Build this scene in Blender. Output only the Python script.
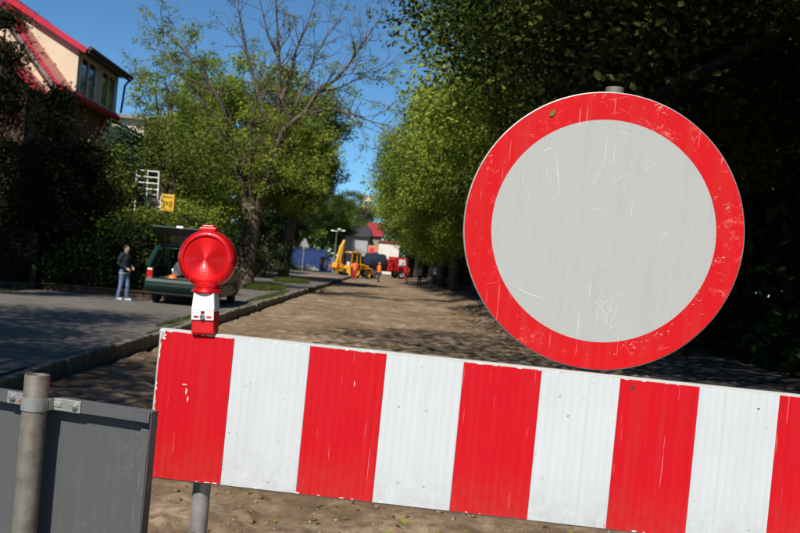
import bpy, bmesh, math, random
import numpy as np
from mathutils import Vector, Matrix
R = math.radians
random.seed(7)
scene = bpy.context.scene
for o in list(bpy.data.objects): bpy.data.objects.remove(o)
col = scene.collection

# ------------------------------------------------------------------ camera
F, CX, CY, CAMZ = 950.0, 400.0, 266.5, 1.6          # focal length in photo pixels (photo is 800 x 533)
ROLL, YAW, PITCH = R(5.0), R(0.6), R(-0.08)
fwd = Vector((math.sin(YAW) * math.cos(PITCH), math.cos(YAW) * math.cos(PITCH), math.sin(PITCH)))
r0 = fwd.cross(Vector((0, 0, 1))).normalized(); u0 = r0.cross(fwd).normalized()
RGT = r0 * math.cos(ROLL) + u0 * math.sin(ROLL)
UPV = u0 * math.cos(ROLL) - r0 * math.sin(ROLL)
CAM = Vector((0, 0, CAMZ))
cd = bpy.data.cameras.new('camera'); cam = bpy.data.objects.new('camera', cd); col.objects.link(cam)
cam.matrix_world = Matrix(((RGT.x, UPV.x, -fwd.x, 0), (RGT.y, UPV.y, -fwd.y, 0), (RGT.z, UPV.z, -fwd.z, CAMZ), (0, 0, 0, 1)))
cd.sensor_width = 36; cd.lens = F * 36 / 800; cd.clip_end = 3000; cd.clip_start = 0.05
cd.dof.use_dof = True; cd.dof.focus_distance = 2.72; cd.dof.aperture_fstop = 9.0
scene.camera = cam
def ray(x, y): return RGT * ((x - CX) / F) + UPV * ((CY - y) / F) + fwd
def at(x, y, Y):                                     # point seen at pixel x,y that stands Y metres down the road
    d = ray(x, y); return CAM + d * (Y / d.y)
def on(x, y, z=0.0):                                 # point of the level z seen at pixel x,y
    d = ray(x, y); return CAM + d * ((z - CAMZ) / d.z)

# ------------------------------------------------------------------ sky, sun, exposure
SUN_AZ, SUN_EL = R(21), R(46)                        # sun behind the camera, to the left
sun_dir = Vector((-math.sin(SUN_AZ) * math.cos(SUN_EL), -math.cos(SUN_AZ) * math.cos(SUN_EL), math.sin(SUN_EL)))
world = bpy.data.worlds.new('World'); scene.world = world; world.use_nodes = True
wn = world.node_tree.nodes; wl = world.node_tree.links
sky = wn.new('ShaderNodeTexSky'); sky.sky_type = 'NISHITA'; sky.sun_disc = False
sky.sun_elevation = SUN_EL; sky.sun_rotation = math.pi + SUN_AZ
sky.air_density = 0.65; sky.dust_density = 0.0; sky.ozone_density = 9.0
tn = wn.new('ShaderNodeVectorMath'); tn.operation = 'MULTIPLY'; tn.inputs[1].default_value = (.92, 1.13, 1.03)   # a touch more cyan, whole sky alike
wl.new(sky.outputs[0], tn.inputs[0]); wl.new(tn.outputs[0], wn['Background'].inputs[0]); wn['Background'].inputs[1].default_value = 0.10
sl = bpy.data.lights.new('sun', 'SUN'); sl.energy = 5.0; sl.angle = R(0.5); sl.color = (1.0, 0.94, 0.84)
so = bpy.data.objects.new('sun', sl); col.objects.link(so)
so.rotation_euler = (-sun_dir).to_track_quat('-Z', 'Y').to_euler(); so.location = (-20, -30, 40)
vs = scene.view_settings; vs.view_transform = 'Standard'; vs.look = 'None'; vs.gamma = 1; vs.exposure = 0.2
vs.use_curve_mapping = False
try:
    scene.cycles.max_bounces = 6; scene.cycles.diffuse_bounces = 3; scene.cycles.transparent_max_bounces = 8
except Exception: pass

# ------------------------------------------------------------------ materials
MATS = {}
def newmat(name):
    m = bpy.data.materials.new(name); m.use_nodes = True; MATS[name] = m
    return m, m.node_tree.nodes, m.node_tree.links, m.node_tree.nodes['Principled BSDF']
def setin(b, **k):
    for n, v in k.items():
        n = n.replace('_', ' ')
        if n in b.inputs: b.inputs[n].default_value = v
def rgb(c): return (c[0], c[1], c[2], 1)
def noise(ns, ls, scale, detail=6, rough=.6, coord='Object', vec=None, dist=0):
    n = ns.new('ShaderNodeTexNoise'); n.inputs['Scale'].default_value = scale; n.inputs['Detail'].default_value = detail
    n.inputs['Roughness'].default_value = rough; n.inputs['Distortion'].default_value = dist
    if vec is None:
        t = ns.new('ShaderNodeTexCoord'); vec = t.outputs[coord]
    ls.new(vec, n.inputs['Vector']); return n
def ramp(ns, ls, src, stops):
    r = ns.new('ShaderNodeValToRGB'); e = r.color_ramp.elements
    while len(e) < len(stops): e.new(0.5)
    for k, (p, c) in enumerate(stops):
        e[k].position = p; e[k].color = c if len(c) == 4 else rgb(c)
    ls.new(src, r.inputs[0]); return r
def mix(ns, ls, fac, a, b):
    m = ns.new('ShaderNodeMix'); m.data_type = 'RGBA'
    for sock, v in ((m.inputs[0], fac), (m.inputs[6], a), (m.inputs[7], b)):
        if isinstance(v, (int, float)): sock.default_value = v
        elif isinstance(v, tuple): sock.default_value = rgb(v)
        else: ls.new(v, sock)
    return m.outputs[2]
def bump(ns, ls, b, src, strength=.3, dist=.01, chain=None):
    n = ns.new('ShaderNodeBump'); n.inputs['Strength'].default_value = strength; n.inputs['Distance'].default_value = dist
    ls.new(src, n.inputs['Height'])
    if chain: ls.new(chain.outputs[0], n.inputs['Normal'])
    ls.new(n.outputs[0], b.inputs['Normal']); return n
def mat(name, c, rough=.6, metal=0., var=.25, scale=6., bmp=0., bdist=.01, c2=None, spec=None, coord='Object', detail=6):
    m, ns, ls, b = newmat(name)
    setin(b, Roughness=rough, Metallic=metal)
    if spec is not None: setin(b, Specular_IOR_Level=spec)
    n = noise(ns, ls, scale, detail, .65, coord)
    a = tuple(v * (1 - var) for v in c); d = c2 or tuple(min(1, v * (1 + var)) for v in c)
    r = ramp(ns, ls, n.outputs[0], [(.3, a), (.7, d)])
    ls.new(r.outputs[0], b.inputs['Base Color'])
    if bmp: bump(ns, ls, b, n.outputs[0], bmp, bdist)
    return m
BHG = .436                                           # height of the striped board, for splash dirt on its lower edge
def worn(name, base, wear, rough, marks, chips=.68, cscale=60, metal=0, film=0., dirt=.16, ribs=0, hexes=0, runs=.13, mud=0):
    """painted or reflective sheet with scuffs, chips and scratches"""
    m, ns, ls, b = newmat(name); t = ns.new('ShaderNodeTexCoord'); v = t.outputs['Object']
    big = noise(ns, ls, 3.2, 5, .6, vec=v)
    c = mix(ns, ls, ramp(ns, ls, big.outputs[0], [(.35, (0, 0, 0)), (.75, (dirt,) * 3)]).outputs[0], base, tuple(x * .55 + .02 for x in base))
    # cloudy scuffs
    sc = noise(ns, ls, 9, 8, .75, vec=v, dist=.6)
    scf = noise(ns, ls, 70, 4, .7, vec=v)
    mm = ns.new('ShaderNodeMath'); mm.operation = 'MULTIPLY'
    ls.new(ramp(ns, ls, sc.outputs[0], [(marks, (0, 0, 0)), (min(.99, marks + .12), (1, 1, 1))]).outputs[0], mm.inputs[0])
    ls.new(ramp(ns, ls, scf.outputs[0], [(.45, (0, 0, 0)), (.62, (.75, .75, .75))]).outputs[0], mm.inputs[1])
    c = mix(ns, ls, mm.outputs[0], c, wear)
    # fine straight scratches: stretched noise in two directions
    for ang, sx, th in ((.5, 130, .70), (-.9, 170, .715), (1.45, 110, .715)):
        mp = ns.new('ShaderNodeMapping'); mp.inputs['Rotation'].default_value = (0, ang, 0)
        mp.inputs['Scale'].default_value = (sx, 1, 4.5); ls.new(v, mp.inputs['Vector'])
        sn = noise(ns, ls, 1, 2, .5, vec=mp.outputs[0])
        c = mix(ns, ls, ramp(ns, ls, sn.outputs[0], [(th, (0, 0, 0)), (th + .03, (.55,) * 3)]).outputs[0], c, wear)
    # chips / dirt specks
    ch = noise(ns, ls, cscale, 2, .5, vec=v)
    c = mix(ns, ls, ramp(ns, ls, ch.outputs[0], [(chips, (0, 0, 0)), (chips + .02, (1, 1, 1))]).outputs[0], c, tuple(x * .25 for x in wear))
    mp = ns.new('ShaderNodeMapping'); mp.inputs['Scale'].default_value = (38, 1, 2.2); ls.new(v, mp.inputs['Vector'])
    rn_ = noise(ns, ls, 1, 6, .65, vec=mp.outputs[0])
    c = mix(ns, ls, ramp(ns, ls, rn_.outputs[0], [(.50, (0, 0, 0)), (.75, (runs,) * 3)]).outputs[0], c, (.22, .17, .12))
    if mud:
        sp = ns.new('ShaderNodeSeparateXYZ'); ls.new(v, sp.inputs[0]); mr = ns.new('ShaderNodeMapRange'); ls.new(sp.outputs[2], mr.inputs[0])
        mr.inputs[1].default_value = -BHG; mr.inputs[2].default_value = -BHG + .15; mr.inputs[3].default_value = 1; mr.inputs[4].default_value = 0
        mn = noise(ns, ls, 26, 8, .75, vec=v); mx_ = ns.new('ShaderNodeMath'); mx_.operation = 'MULTIPLY'; ls.new(mr.outputs[0], mx_.inputs[0])
        ls.new(ramp(ns, ls, mn.outputs[0], [(.42, (.06, .06, .06)), (.62, (mud,) * 3)]).outputs[0], mx_.inputs[1])
        c = mix(ns, ls, mx_.outputs[0], c, (.20, .14, .09))
    last = None
    if ribs:
        w = ns.new('ShaderNodeTexWave'); w.wave_type = 'BANDS'; w.bands_direction = 'X'; w.inputs['Scale'].default_value = ribs
        w.inputs['Distortion'].default_value = .25; ls.new(v, w.inputs['Vector'])
        c = mix(ns, ls, ramp(ns, ls, w.outputs[0], [(.3, (0, 0, 0)), (.8, (.22, .22, .22))]).outputs[0], c, (base[0] * .72, base[1] * .86, base[2] * .98))
        last = bump(ns, ls, b, w.outputs[0], .05, .002)
    if hexes:
        vo = ns.new('ShaderNodeTexVoronoi'); vo.feature = 'DISTANCE_TO_EDGE'; vo.inputs['Scale'].default_value = hexes; vo.inputs['Randomness'].default_value = .12
        ls.new(v, vo.inputs['Vector']); hm_ = ns.new('ShaderNodeMath'); hm_.operation = 'MULTIPLY'; ls.new(ramp(ns, ls, vo.outputs[0], [(.04, (.2, .2, .2)), (.14, (0, 0, 0))]).outputs[0], hm_.inputs[0]); ls.new(ramp(ns, ls, big.outputs[0], [(.3, (.15, .15, .15)), (.7, (1, 1, 1))]).outputs[0], hm_.inputs[1])
        c = mix(ns, ls, hm_.outputs[0], c, (.8, .8, .8))
    ls.new(c, b.inputs['Base Color'])
    rn = ramp(ns, ls, sc.outputs[0], [(.3, (rough,) * 3), (.8, (min(1, rough + .25),) * 3)])
    ls.new(rn.outputs[0], b.inputs['Roughness']); setin(b, Metallic=metal, Specular_IOR_Level=.12)
    bump(ns, ls, b, big.outputs[0], .06, .01, last)
    return m
def leafmat(name, dark, light, trans=.35, rough=.55):
    m, ns, ls, b = newmat(name)
    a = ns.new('ShaderNodeAttribute'); a.attribute_name = 'tint'
    r = ramp(ns, ls, a.outputs['Fac'], [(0, dark), (.65, tuple((p + q) / 2 for p, q in zip(dark, light))), (1, light)])
    ls.new(r.outputs[0], b.inputs['Base Color']); setin(b, Roughness=rough + .1, Specular_IOR_Level=.14)
    tr = ns.new('ShaderNodeBsdfTranslucent'); ls.new(r.outputs[0], tr.inputs[0])
    mx = ns.new('ShaderNodeMixShader'); mx.inputs[0].default_value = trans
    ls.new(b.outputs[0], mx.inputs[1]); ls.new(tr.outputs[0], mx.inputs[2])
    ls.new(mx.outputs[0], ns['Material Output'].inputs[0]); return m
def glassmat(name, c, alpha=.35, rough=.05):
    m, ns, ls, b = newmat(name); setin(b, Base_Color=rgb(c), Roughness=rough, Alpha=alpha, Specular_IOR_Level=.6); return m

mat('galvanised', (.40, .405, .39), .48, .55, .3, 14, .12, .003)
mat('galvanised_old', (.20, .18, .15), .58, .4, .45, 16, .25, .004, detail=10)
worn('sheet_grey', (.115, .121, .128), (.26, .255, .245), .42, .60, .76, 90, .25, runs=.3)
mat('rust', (.26, .09, .03), .85, .1, .4, 90, .3, .002)
mat('zinc_bolt', (.5, .5, .5), .35, .8, .2, 60)
worn('sign_red', (.60, .008, .012), (.78, .30, .28), .42, .565, .76, 85)
worn('sign_white', (.425, .435, .425), (.70, .70, .69), .42, .66, .775, 70, hexes=130)
worn('stripe_red', (.60, .006, .014), (.78, .30, .30), .45, .72, .775, 60, ribs=14, mud=.22, runs=.08)
worn('stripe_white', (.62, .65, .665), (.80, .80, .78), .38, .62, .735, 75, ribs=14, mud=.28, runs=.10)
worn('edge_chipped', (.47, .48, .47), (.8, .8, .78), .5, .6, .7, 40)
mat('scratch_grey', (.74, .72, .71), .6, 0, .15, 50)
mat('chip_white', (.78, .76, .74), .6, 0, .2, 50)
mat('lamp_white', (.78, .78, .76), .45, 0, .08, 30, .05, .002)
mat('lamp_red', (.62, .012, .014), .38, 0, .12, 20)
m, ns, ls, b = newmat('lamp_lens'); setin(b, Base_Color=(.92, .010, .014, 1), Roughness=.30, Metallic=.55, Transmission_Weight=.12, Coat_Weight=.5, Coat_Roughness=.08)
w = ns.new('ShaderNodeTexWave'); w.bands_direction = 'X'; w.inputs['Scale'].default_value = 70
t = ns.new('ShaderNodeTexCoord'); ls.new(t.outputs['Object'], w.inputs['Vector']); bump(ns, ls, b, w.outputs[0], .12, .002)
mat('lamp_inner', (.42, .004, .006), .3, 0, .3, 25)
mat('black', (.012, .012, .012), .8, 0, .2, 20, spec=.1)
mat('rubber', (.018, .018, .018), .8, 0, .3, 30, .1)
mat('steel_rim', (.35, .35, .36), .4, .6, .2, 15)

# ground materials
m, ns, ls, b = newmat('dirt'); t = ns.new('ShaderNodeTexCoord'); v = t.outputs['Object']
n1 = noise(ns, ls, .35, 6, .6, vec=v, dist=.4); n2 = noise(ns, ls, 7, 10, .72, vec=v); n3 = noise(ns, ls, 60, 8, .8, vec=v)
c = mix(ns, ls, ramp(ns, ls, n1.outputs[0], [(.40, (0, 0, 0)), (.60, (1, 1, 1))]).outputs[0], (.275, .187, .116), (.53, .405, .28))
n5 = noise(ns, ls, 1.3, 8, .7, vec=v, dist=.5)
c = mix(ns, ls, ramp(ns, ls, n5.outputs[0], [(.40, (.85,) * 3), (.56, (0, 0, 0))]).outputs[0], c, (.16, .108, .068))
c = mix(ns, ls, ramp(ns, ls, n2.outputs[0], [(.40, (.85,) * 3), (.60, (0, 0, 0))]).outputs[0], c, (.145, .098, .060))
c = mix(ns, ls, ramp(ns, ls, n3.outputs[0], [(.58, (0, 0, 0)), (.72, (.7,) * 3)]).outputs[0], c, (.50, .43, .33))
mp = ns.new('ShaderNodeMapping'); mp.inputs['Scale'].default_value = (3.2, .22, 1); ls.new(v, mp.inputs['Vector'])
n4 = noise(ns, ls, 1, 5, .6, vec=mp.outputs[0])
c = mix(ns, ls, ramp(ns, ls, n4.outputs[0], [(.5, (0, 0, 0)), (.66, (.55,) * 3)]).outputs[0], c, (.17, .12, .078))
ls.new(c, b.inputs['Base Color']); setin(b, Roughness=.95, Specular_IOR_Level=.15)
bb = bump(ns, ls, b, n2.outputs[0], .6, .05); bump(ns, ls, b, n3.outputs[0], .6, .014, bb)
mat('clod', (.20, .135, .08), .95, 0, .35, 9, .4, .01, spec=.1)
mat('pebble', (.30, .245, .18), .9, 0, .4, 3, .2, .01)
mat('asphalt_shade', (.05, .046, .04), .92, 0, .3, 2.2, .2, .01, detail=12)  # right pavement: same asphalt with the tree shade painted into its colour
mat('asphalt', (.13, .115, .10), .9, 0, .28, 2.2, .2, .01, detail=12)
mat('kerb_concrete', (.15, .132, .108), .93, 0, .5, 5, .5, .02)
mat('concrete', (.235, .215, .185), .9, 0, .35, 5, .3, .01)
mat('concrete_pale', (.42, .41, .38), .85, 0, .2, 4, .2, .01)
m, ns, ls, b = newmat('paving'); br = ns.new('ShaderNodeTexBrick'); br.inputs['Scale'].default_value = 4; t = ns.new('ShaderNodeTexCoord')
ls.new(t.outputs['Object'], br.inputs['Vector']); br.inputs['Color1'].default_value = (.28, .15, .12, 1); br.inputs['Color2'].default_value = (.33, .19, .15, 1); br.inputs['Mortar'].default_value = (.14, .11, .09, 1)
ls.new(br.outputs[0], b.inputs['Base Color']); setin(b, Roughness=.9)
mat('soil', (.075, .055, .033), .95, 0, .4, 1.2, .4, .03, c2=(.085, .095, .035))
mat('lawn', (.075, .10, .028), .95, 0, .4, .8, .4, .03)
mat('rubble', (.27, .25, .225), .95, 0, .35, 4, .3, .02)
# bark, leaves
mat('bark', (.10, .074, .054), .92, 0, .5, 6, .8, .03, detail=10)
mat('bark_shade', (.028, .022, .017), .92, 0, .5, 6, .8, .03, detail=10)  # near avenue trunks: bark darkened to stand for canopy shade
mat('bark_pale', (.15, .115, .085), .92, 0, .4, 7, .8, .03, detail=10)
leafmat('leaf_linden', (.060, .102, .014), (.24, .31, .046), .36)
leafmat('leaf_shade', (.012, .022, .005), (.045, .064, .013), .2)  # shaded shrubs and wood: shade is painted into the leaf colour
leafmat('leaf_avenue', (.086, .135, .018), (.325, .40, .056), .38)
leafmat('leaf_avenue_shade', (.007, .013, .003), (.055, .076, .011), .15)  # near avenue crowns: leaves darkened in colour to imitate deep shade
leafmat('leaf_bright', (.112, .155, .020), (.345, .41, .058), .42)
leafmat('leaf_shrub', (.055, .085, .014), (.185, .225, .036), .32)
leafmat('leaf_blue', (.030, .055, .035), (.075, .120, .075), .2)
leafmat('needle', (.006, .010, .003), (.030, .040, .011), .06, .75)  # conifers: colour darkened to carry the shade on the left
leafmat('leaf_yellow', (.13, .11, .012), (.30, .24, .03), .3)
leafmat('grass_blade', (.05, .075, .012), (.13, .155, .035), .3)
leafmat('leaf_fallen', (.17, .19, .035), (.34, .30, .07), .2)
# buildings
mat('plaster_cream', (.64, .55, .40), .9, 0, .08, 1.5, .1, .01)
mat('wall_brown', (.15, .062, .038), .9, 0, .2, 1.5)
mat('plaster_white', (.72, .70, .66), .9, 0, .1, 1.5)
mat('plaster_grey', (.36, .37, .38), .9, 0, .2, 1.5)
mat('plaster_green', (.26, .30, .20), .9, 0, .2, 1.2)
mat('red_metal', (.50, .025, .045), .28, 0, .15, 3)
mat('red_gutter', (.48, .02, .035), .6, 0, .15, 3, spec=.15)
mat('red_roof', (.32, .03, .035), .6, 0, .25, 2)
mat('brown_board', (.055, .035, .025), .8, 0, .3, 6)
mat('slate', (.045, .04, .042), .7, 0, .3, 5, .2)
mat('verge_grey', (.20, .17, .155), .8, 0, .25, 5)
mat('frame_pale', (.52, .47, .43), .6, 0, .1, 6)
m, ns, ls, b = newmat('window_glass'); setin(b, Base_Color=(.02, .025, .02, 1), Roughness=.05, Specular_IOR_Level=.9)
mat('white_paint', (.78, .77, .74), .5, 0, .08, 8)
mat('yellow_paint', (.72, .42, .02), .5, 0, .12, 5)
mat('brown_dark', (.07, .035, .02), .8, 0, .3, 5)
# vehicles, clothes
m, ns, ls, b = newmat('car_green'); setin(b, Base_Color=(.004, .030, .025, 1), Roughness=.45, Coat_Weight=.15, Coat_Roughness=.1, Specular_IOR_Level=.25)
mat('car_trim', (.018, .02, .02), .6, 0, .2, 20)
mat('tail_red', (.42, .012, .016), .2, 0, .2, 30)
mat('plate_white', (.75, .76, .74), .4, 0, .1, 8)
glassmat('car_glass', (.015, .03, .022), .62)
mat('silver', (.62, .63, .63), .28, .8, .12, 6)
mat('orange_plastic', (.80, .17, .02), .4, 0, .1, 8)
mat('plywood', (.48, .27, .10), .7, 0, .18, 7)
mat('blanket', (.10, .085, .07), .95, 0, .4, 14, .5, .02)
mat('digger_yellow', (.72, .33, .02), .4, 0, .18, 2)
mat('digger_dark', (.035, .033, .03), .6, 0, .3, 4)
glassmat('cab_glass', (.05, .06, .06), .45)
mat('truck_red', (.48, .022, .020), .35, 0, .15, 2)
mat('tank_blue', (.022, .034, .06), .4, .2, .25, 2)
mat('container_blue', (.018, .045, .17), .5, 0, .3, 1.5)
mat('hoarding_blue', (.07, .11, .30), .6, 0, .3, 2)
mat('orange_fence', (.6, .22, .12), .6, 0, .2, 2)
mat('skin', (.50, .28, .20), .55, 0, .08, 15)
mat('hair', (.02, .014, .01), .7, 0, .3, 40)
mat('cloth_navy', (.016, .019, .03), .9, 0, .3, 12, .2)
mat('cloth_jeans', (.13, .19, .34), .9, 0, .25, 14, .2)
mat('cloth_pale', (.55, .54, .53), .9, 0, .12, 10, .2)
mat('cloth_orange', (.85, .17, .03), .8, 0, .12, 10, .1)
mat('cloth_red', (.62, .035, .04), .85, 0, .15, 10, .1)
mat('cloth_dark', (.03, .035, .05), .9, 0, .3, 10, .2)
mat('shoe_pale', (.42, .46, .52), .7, 0, .2, 20)
mat('reflective', (.7, .7, .62), .35, .2, .1, 10)

# ------------------------------------------------------------------ mesh helpers
class MB:
    def __init__(s): s.v = []; s.f = []
    def add(s, vs, fs):
        k = len(s.v); s.v += [tuple(p) for p in vs]; s.f += [tuple(i + k for i in q) for q in fs]; return s
    def box(s, c, d, rz=0, M=None):
        x, y, z = d[0] / 2, d[1] / 2, d[2] / 2
        p = [Vector((i * x, j * y, k * z)) for k in (-1, 1) for i, j in ((-1, -1), (1, -1), (1, 1), (-1, 1))]
        m = M if M is not None else Matrix.Rotation(rz, 3, 'Z')
        return s.add([m @ q + Vector(c) for q in p], [(3, 2, 1, 0), (4, 5, 6, 7), (0, 1, 5, 4), (1, 2, 6, 5), (2, 3, 7, 6), (3, 0, 4, 7)])
    def tube(s, pts, rad, n=10, cap=True):
        pts = [Vector(p) for p in pts]
        if isinstance(rad, (int, float)): rad = [rad] * len(pts)
        rings = []; ref = None
        for i, p in enumerate(pts):
            t = (pts[min(i + 1, len(pts) - 1)] - pts[max(i - 1, 0)]).normalized()
            if ref is None or abs(ref.dot(t)) > .95: ref = Vector((1, 0, 0)) if abs(t.x) < .8 else Vector((0, 1, 0))
            a = (ref - t * ref.dot(t)).normalized(); b = t.cross(a); ref = a
            rings.append([p + (a * math.cos(6.28318 * k / n) + b * math.sin(6.28318 * k / n)) * rad[i] for k in range(n)])
        vs = [q for r in rings for q in r]; fs = []
        for i in range(len(rings) - 1):
            for k in range(n): fs.append((i * n + k, i * n + (k + 1) % n, (i + 1) * n + (k + 1) % n, (i + 1) * n + k))
        if cap: fs += [tuple(reversed(range(n))), tuple((len(rings) - 1) * n + k for k in range(n))]
        return s.add(vs, fs)
    def lathe(s, prof, n=32, c=(0, 0, 0), axis=(0, 0, 1), closed=False):
        ax = Vector(axis).normalized(); a = ax.orthogonal().normalized(); b = ax.cross(a); c = Vector(c)
        vs = [c + ax * h + (a * math.cos(6.28318 * k / n) + b * math.sin(6.28318 * k / n)) * r for r, h in prof for k in range(n)]
        fs = []; m = len(prof)
        for i in range(m if closed else m - 1):
            j = (i + 1) % m
            for k in range(n): fs.append((i * n + k, i * n + (k + 1) % n, j * n + (k + 1) % n, j * n + k))
        return s.add(vs, fs)
    def prism(s, poly, a, b):                         # polygon (list of Vector) extruded from offset a to b
        n = len(poly); vs = [p + a for p in poly] + [p + b for p in poly]
        return s.add(vs, [tuple(reversed(range(n))), tuple(range(n, 2 * n))] + [(i, (i + 1) % n, n + (i + 1) % n, n + i) for i in range(n)])
    def sphere(s, c, r, n=10, m=7, sc=(1, 1, 1)):
        vs = [Vector(c) + Vector((r * sc[0] * math.sin(math.pi * i / m) * math.cos(6.28318 * k / n), r * sc[1] * math.sin(math.pi * i / m) * math.sin(6.28318 * k / n), r * sc[2] * math.cos(math.pi * i / m))) for i in range(1, m) for k in range(n)]
        k0 = len(vs); vs += [Vector(c) + Vector((0, 0, r * sc[2])), Vector(c) - Vector((0, 0, r * sc[2]))]
        fs = [(i * n + k, (i + 1) * n + k, (i + 1) * n + (k + 1) % n, i * n + (k + 1) % n) for i in range(m - 2) for k in range(n)]
        fs += [(k0, k, (k + 1) % n) for k in range(n)] + [(k0 + 1, (m - 2) * n + (k + 1) % n, (m - 2) * n + k) for k in range(n)]
        return s.add(vs, fs)
    def build(s, name, material, parent=None, smooth=False, bevel=0, origin=None):
        me = bpy.data.meshes.new(name)
        o0 = Vector(origin) if origin is not None else Vector((0, 0, 0))
        me.from_pydata([tuple(Vector(p) - o0) for p in s.v], [], s.f)
        bm = bmesh.new(); bm.from_mesh(me); bmesh.ops.recalc_face_normals(bm, faces=bm.faces); bm.to_mesh(me); bm.free()
        return link(name, me, material, parent, smooth, bevel, o0)
def link(name, me, material, parent=None, smooth=False, bevel=0, loc=(0, 0, 0)):
    o = bpy.data.objects.new(name, me); col.objects.link(o)
    if material: me.materials.append(MATS[material])
    if smooth:
        me.polygons.foreach_set('use_smooth', [True] * len(me.polygons))
        if smooth != 'all': me.set_sharp_from_angle(angle=R(38))
    if bevel:
        md = o.modifiers.new('bevel', 'BEVEL'); md.width = bevel; md.segments = 2; md.limit_method = 'ANGLE'; md.angle_limit = R(40)
    if parent is not None: o.parent = parent
    o.location = loc
    return o
def tag(o, label, cat, group=None):
    o['label'] = label; o['category'] = cat
    if group: o['group'] = group
    return o
def struct(o): o['kind'] = 'structure'; return o
def stuff(o): o['kind'] = 'stuff'; return o
def empty(name, loc=(0, 0, 0), label=None, cat=None, group=None, rz=0):
    e = bpy.data.objects.new(name, None); col.objects.link(e); e.location = loc; e.rotation_euler = (0, 0, rz); e.empty_display_size = .1
    if label: tag(e, label, cat, group)
    return e
def sharecopy(o, parent=None):
    c = o.copy(); col.objects.link(c); c.parent = parent; return c
def copytree(o, parent=None):
    c = sharecopy(o, parent)
    for ch in o.children: copytree(ch, c)
    return c

# ------------------------------------------------------------------ the ground
b_ = MB().add([(-900, -300, -.32), (900, -300, -.32), (900, 1500, -.32), (-900, 1500, -.32)], [(0, 1, 2, 3)])
struct(b_.build('ground', 'soil'))
RZ = -.08                                            # the dug-out road lies lower than the old carriageway
KL, KR = -3.75, 3.35                                 # kerb lines
def vnoise(x, y, seed=0):
    rs = np.random.RandomState(seed); g = rs.rand(64, 64)
    xi = np.floor(x).astype(int); yi = np.floor(y).astype(int); fx = x - xi; fy = y - yi
    fx = fx * fx * (3 - 2 * fx); fy = fy * fy * (3 - 2 * fy)
    G = lambda i, j: g[i % 64, j % 64]
    return (G(xi, yi) * (1 - fx) + G(xi + 1, yi) * fx) * (1 - fy) + (G(xi, yi + 1) * (1 - fx) + G(xi + 1, yi + 1) * fx) * fy
def roadz(x, y):
    x = np.asarray(x, float); y = np.asarray(y, float)
    z = .06 * (vnoise(x * .7 + 9, y * .35 + 3, 1) - .5) + .05 * (vnoise(x * 2.2, y * 1.6, 2) - .5) + .05 * (vnoise(x * 6, y * 5, 3) - .5) + .012 * (vnoise(x * 21, y * 21, 4) - .5)
    fade = np.clip((25 - y) / 20, .25, 1)
    z = z * (.4 + .6 * fade)
    # a ragged scraped ridge of loose earth left of the barrier post
    dd = (x + 1.05) * .80 - (y - 6.1) * .45
    z += .07 * np.exp(-(dd / .18) ** 2) * np.exp(-((y - 6.1) / 1.1) ** 2) * (.35 + 1.1 * vnoise(x * 9, y * 9, 6))
    z -= .03 * np.exp(-((dd - .32) / .12) ** 2) * np.exp(-((y - 6.1) / 1.2) ** 2)
    return z - .015 + RZ
ys = np.concatenate([np.linspace(-6, 3, 20), np.linspace(3.05, 9, 200), np.linspace(9.05, 32, 330), 32 + (np.linspace(0, 1, 120)[1:] ** 1.6) * 127])
xs = np.linspace(KL + .02, KR - .02, 230)
X, Y = np.meshgrid(xs, ys); Z = roadz(X, Y); nx, ny = len(xs), len(ys)
me = bpy.data.meshes.new('road')
idx = np.arange(nx * ny).reshape(ny, nx); fc = np.stack([idx[:-1, :-1], idx[:-1, 1:], idx[1:, 1:], idx[1:, :-1]], -1).reshape(-1, 4)
def npmesh(name, V, Q):
    me = bpy.data.meshes.new(name); k = Q.shape[1]
    me.vertices.add(len(V)); me.vertices.foreach_set('co', np.ascontiguousarray(V, dtype=np.float32).ravel())
    me.loops.add(Q.size); me.loops.foreach_set('vertex_index', np.ascontiguousarray(Q, dtype=np.int32).ravel())
    me.polygons.add(len(Q)); me.polygons.foreach_set('loop_start', np.arange(0, Q.size, k, dtype=np.int32))
    me.update(calc_edges=True); return me
me = npmesh('road', np.stack([X, Y, Z], -1).reshape(-1, 3), fc)
struct(link('road', me, 'dirt', smooth='all'))
# pavements as slabs, kerbs as single stones
PZ = .12
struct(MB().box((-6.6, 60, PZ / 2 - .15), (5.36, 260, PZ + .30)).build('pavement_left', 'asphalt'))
struct(MB().box((6.0, 60, PZ / 2 - .15), (3.36, 260, PZ + .30)).build('pavement_right', 'asphalt_shade'))
struct(MB().box((-5.55, 72, PZ + .006), (2.9, 26, .016)).build('paving_patch', 'paving'))
def kerb(name, x, side, y0, y1):
    k = empty(name, (x, y0, 0)); struct(k)
    meshes = []
    for q in range(5):
        m = MB().box((0, 0, -.08), (.155, .985, .42)); o = m.build('kerb_stone', 'kerb_concrete', k, bevel=.025)
        meshes.append(o)
    y = y0; i = 0
    while y < y1:
        o = meshes[i] if i < 5 else sharecopy(meshes[i % 5], k)
        o.location = (random.uniform(-.02, .02), y - y0, PZ - .11 + random.uniform(-.03, .012))
        o.rotation_euler = (random.uniform(-.018, .018), random.uniform(-.06, .06), random.uniform(-.025, .025)); y += 1.0; i += 1
kerb('kerb_left', KL - .08, -1, 6, 96)
def rampz(x, y): return RZ - .05 + (PZ - RZ + .04) * np.clip((np.asarray(x) - KR + .45) / 1.3, 0, 1) + .10 * (vnoise(x * 3, y * 2, 15) - .5) + .05 * (vnoise(x * 9, y * 8, 16) - .5)
_x = np.linspace(KR - .45, KR + 1.0, 24); _y = np.concatenate([np.linspace(-6, 40, 260), np.linspace(40.5, 150, 120)]); X, Y = np.meshgrid(_x, _y); idx = np.arange(24 * 380).reshape(380, 24)
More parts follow.
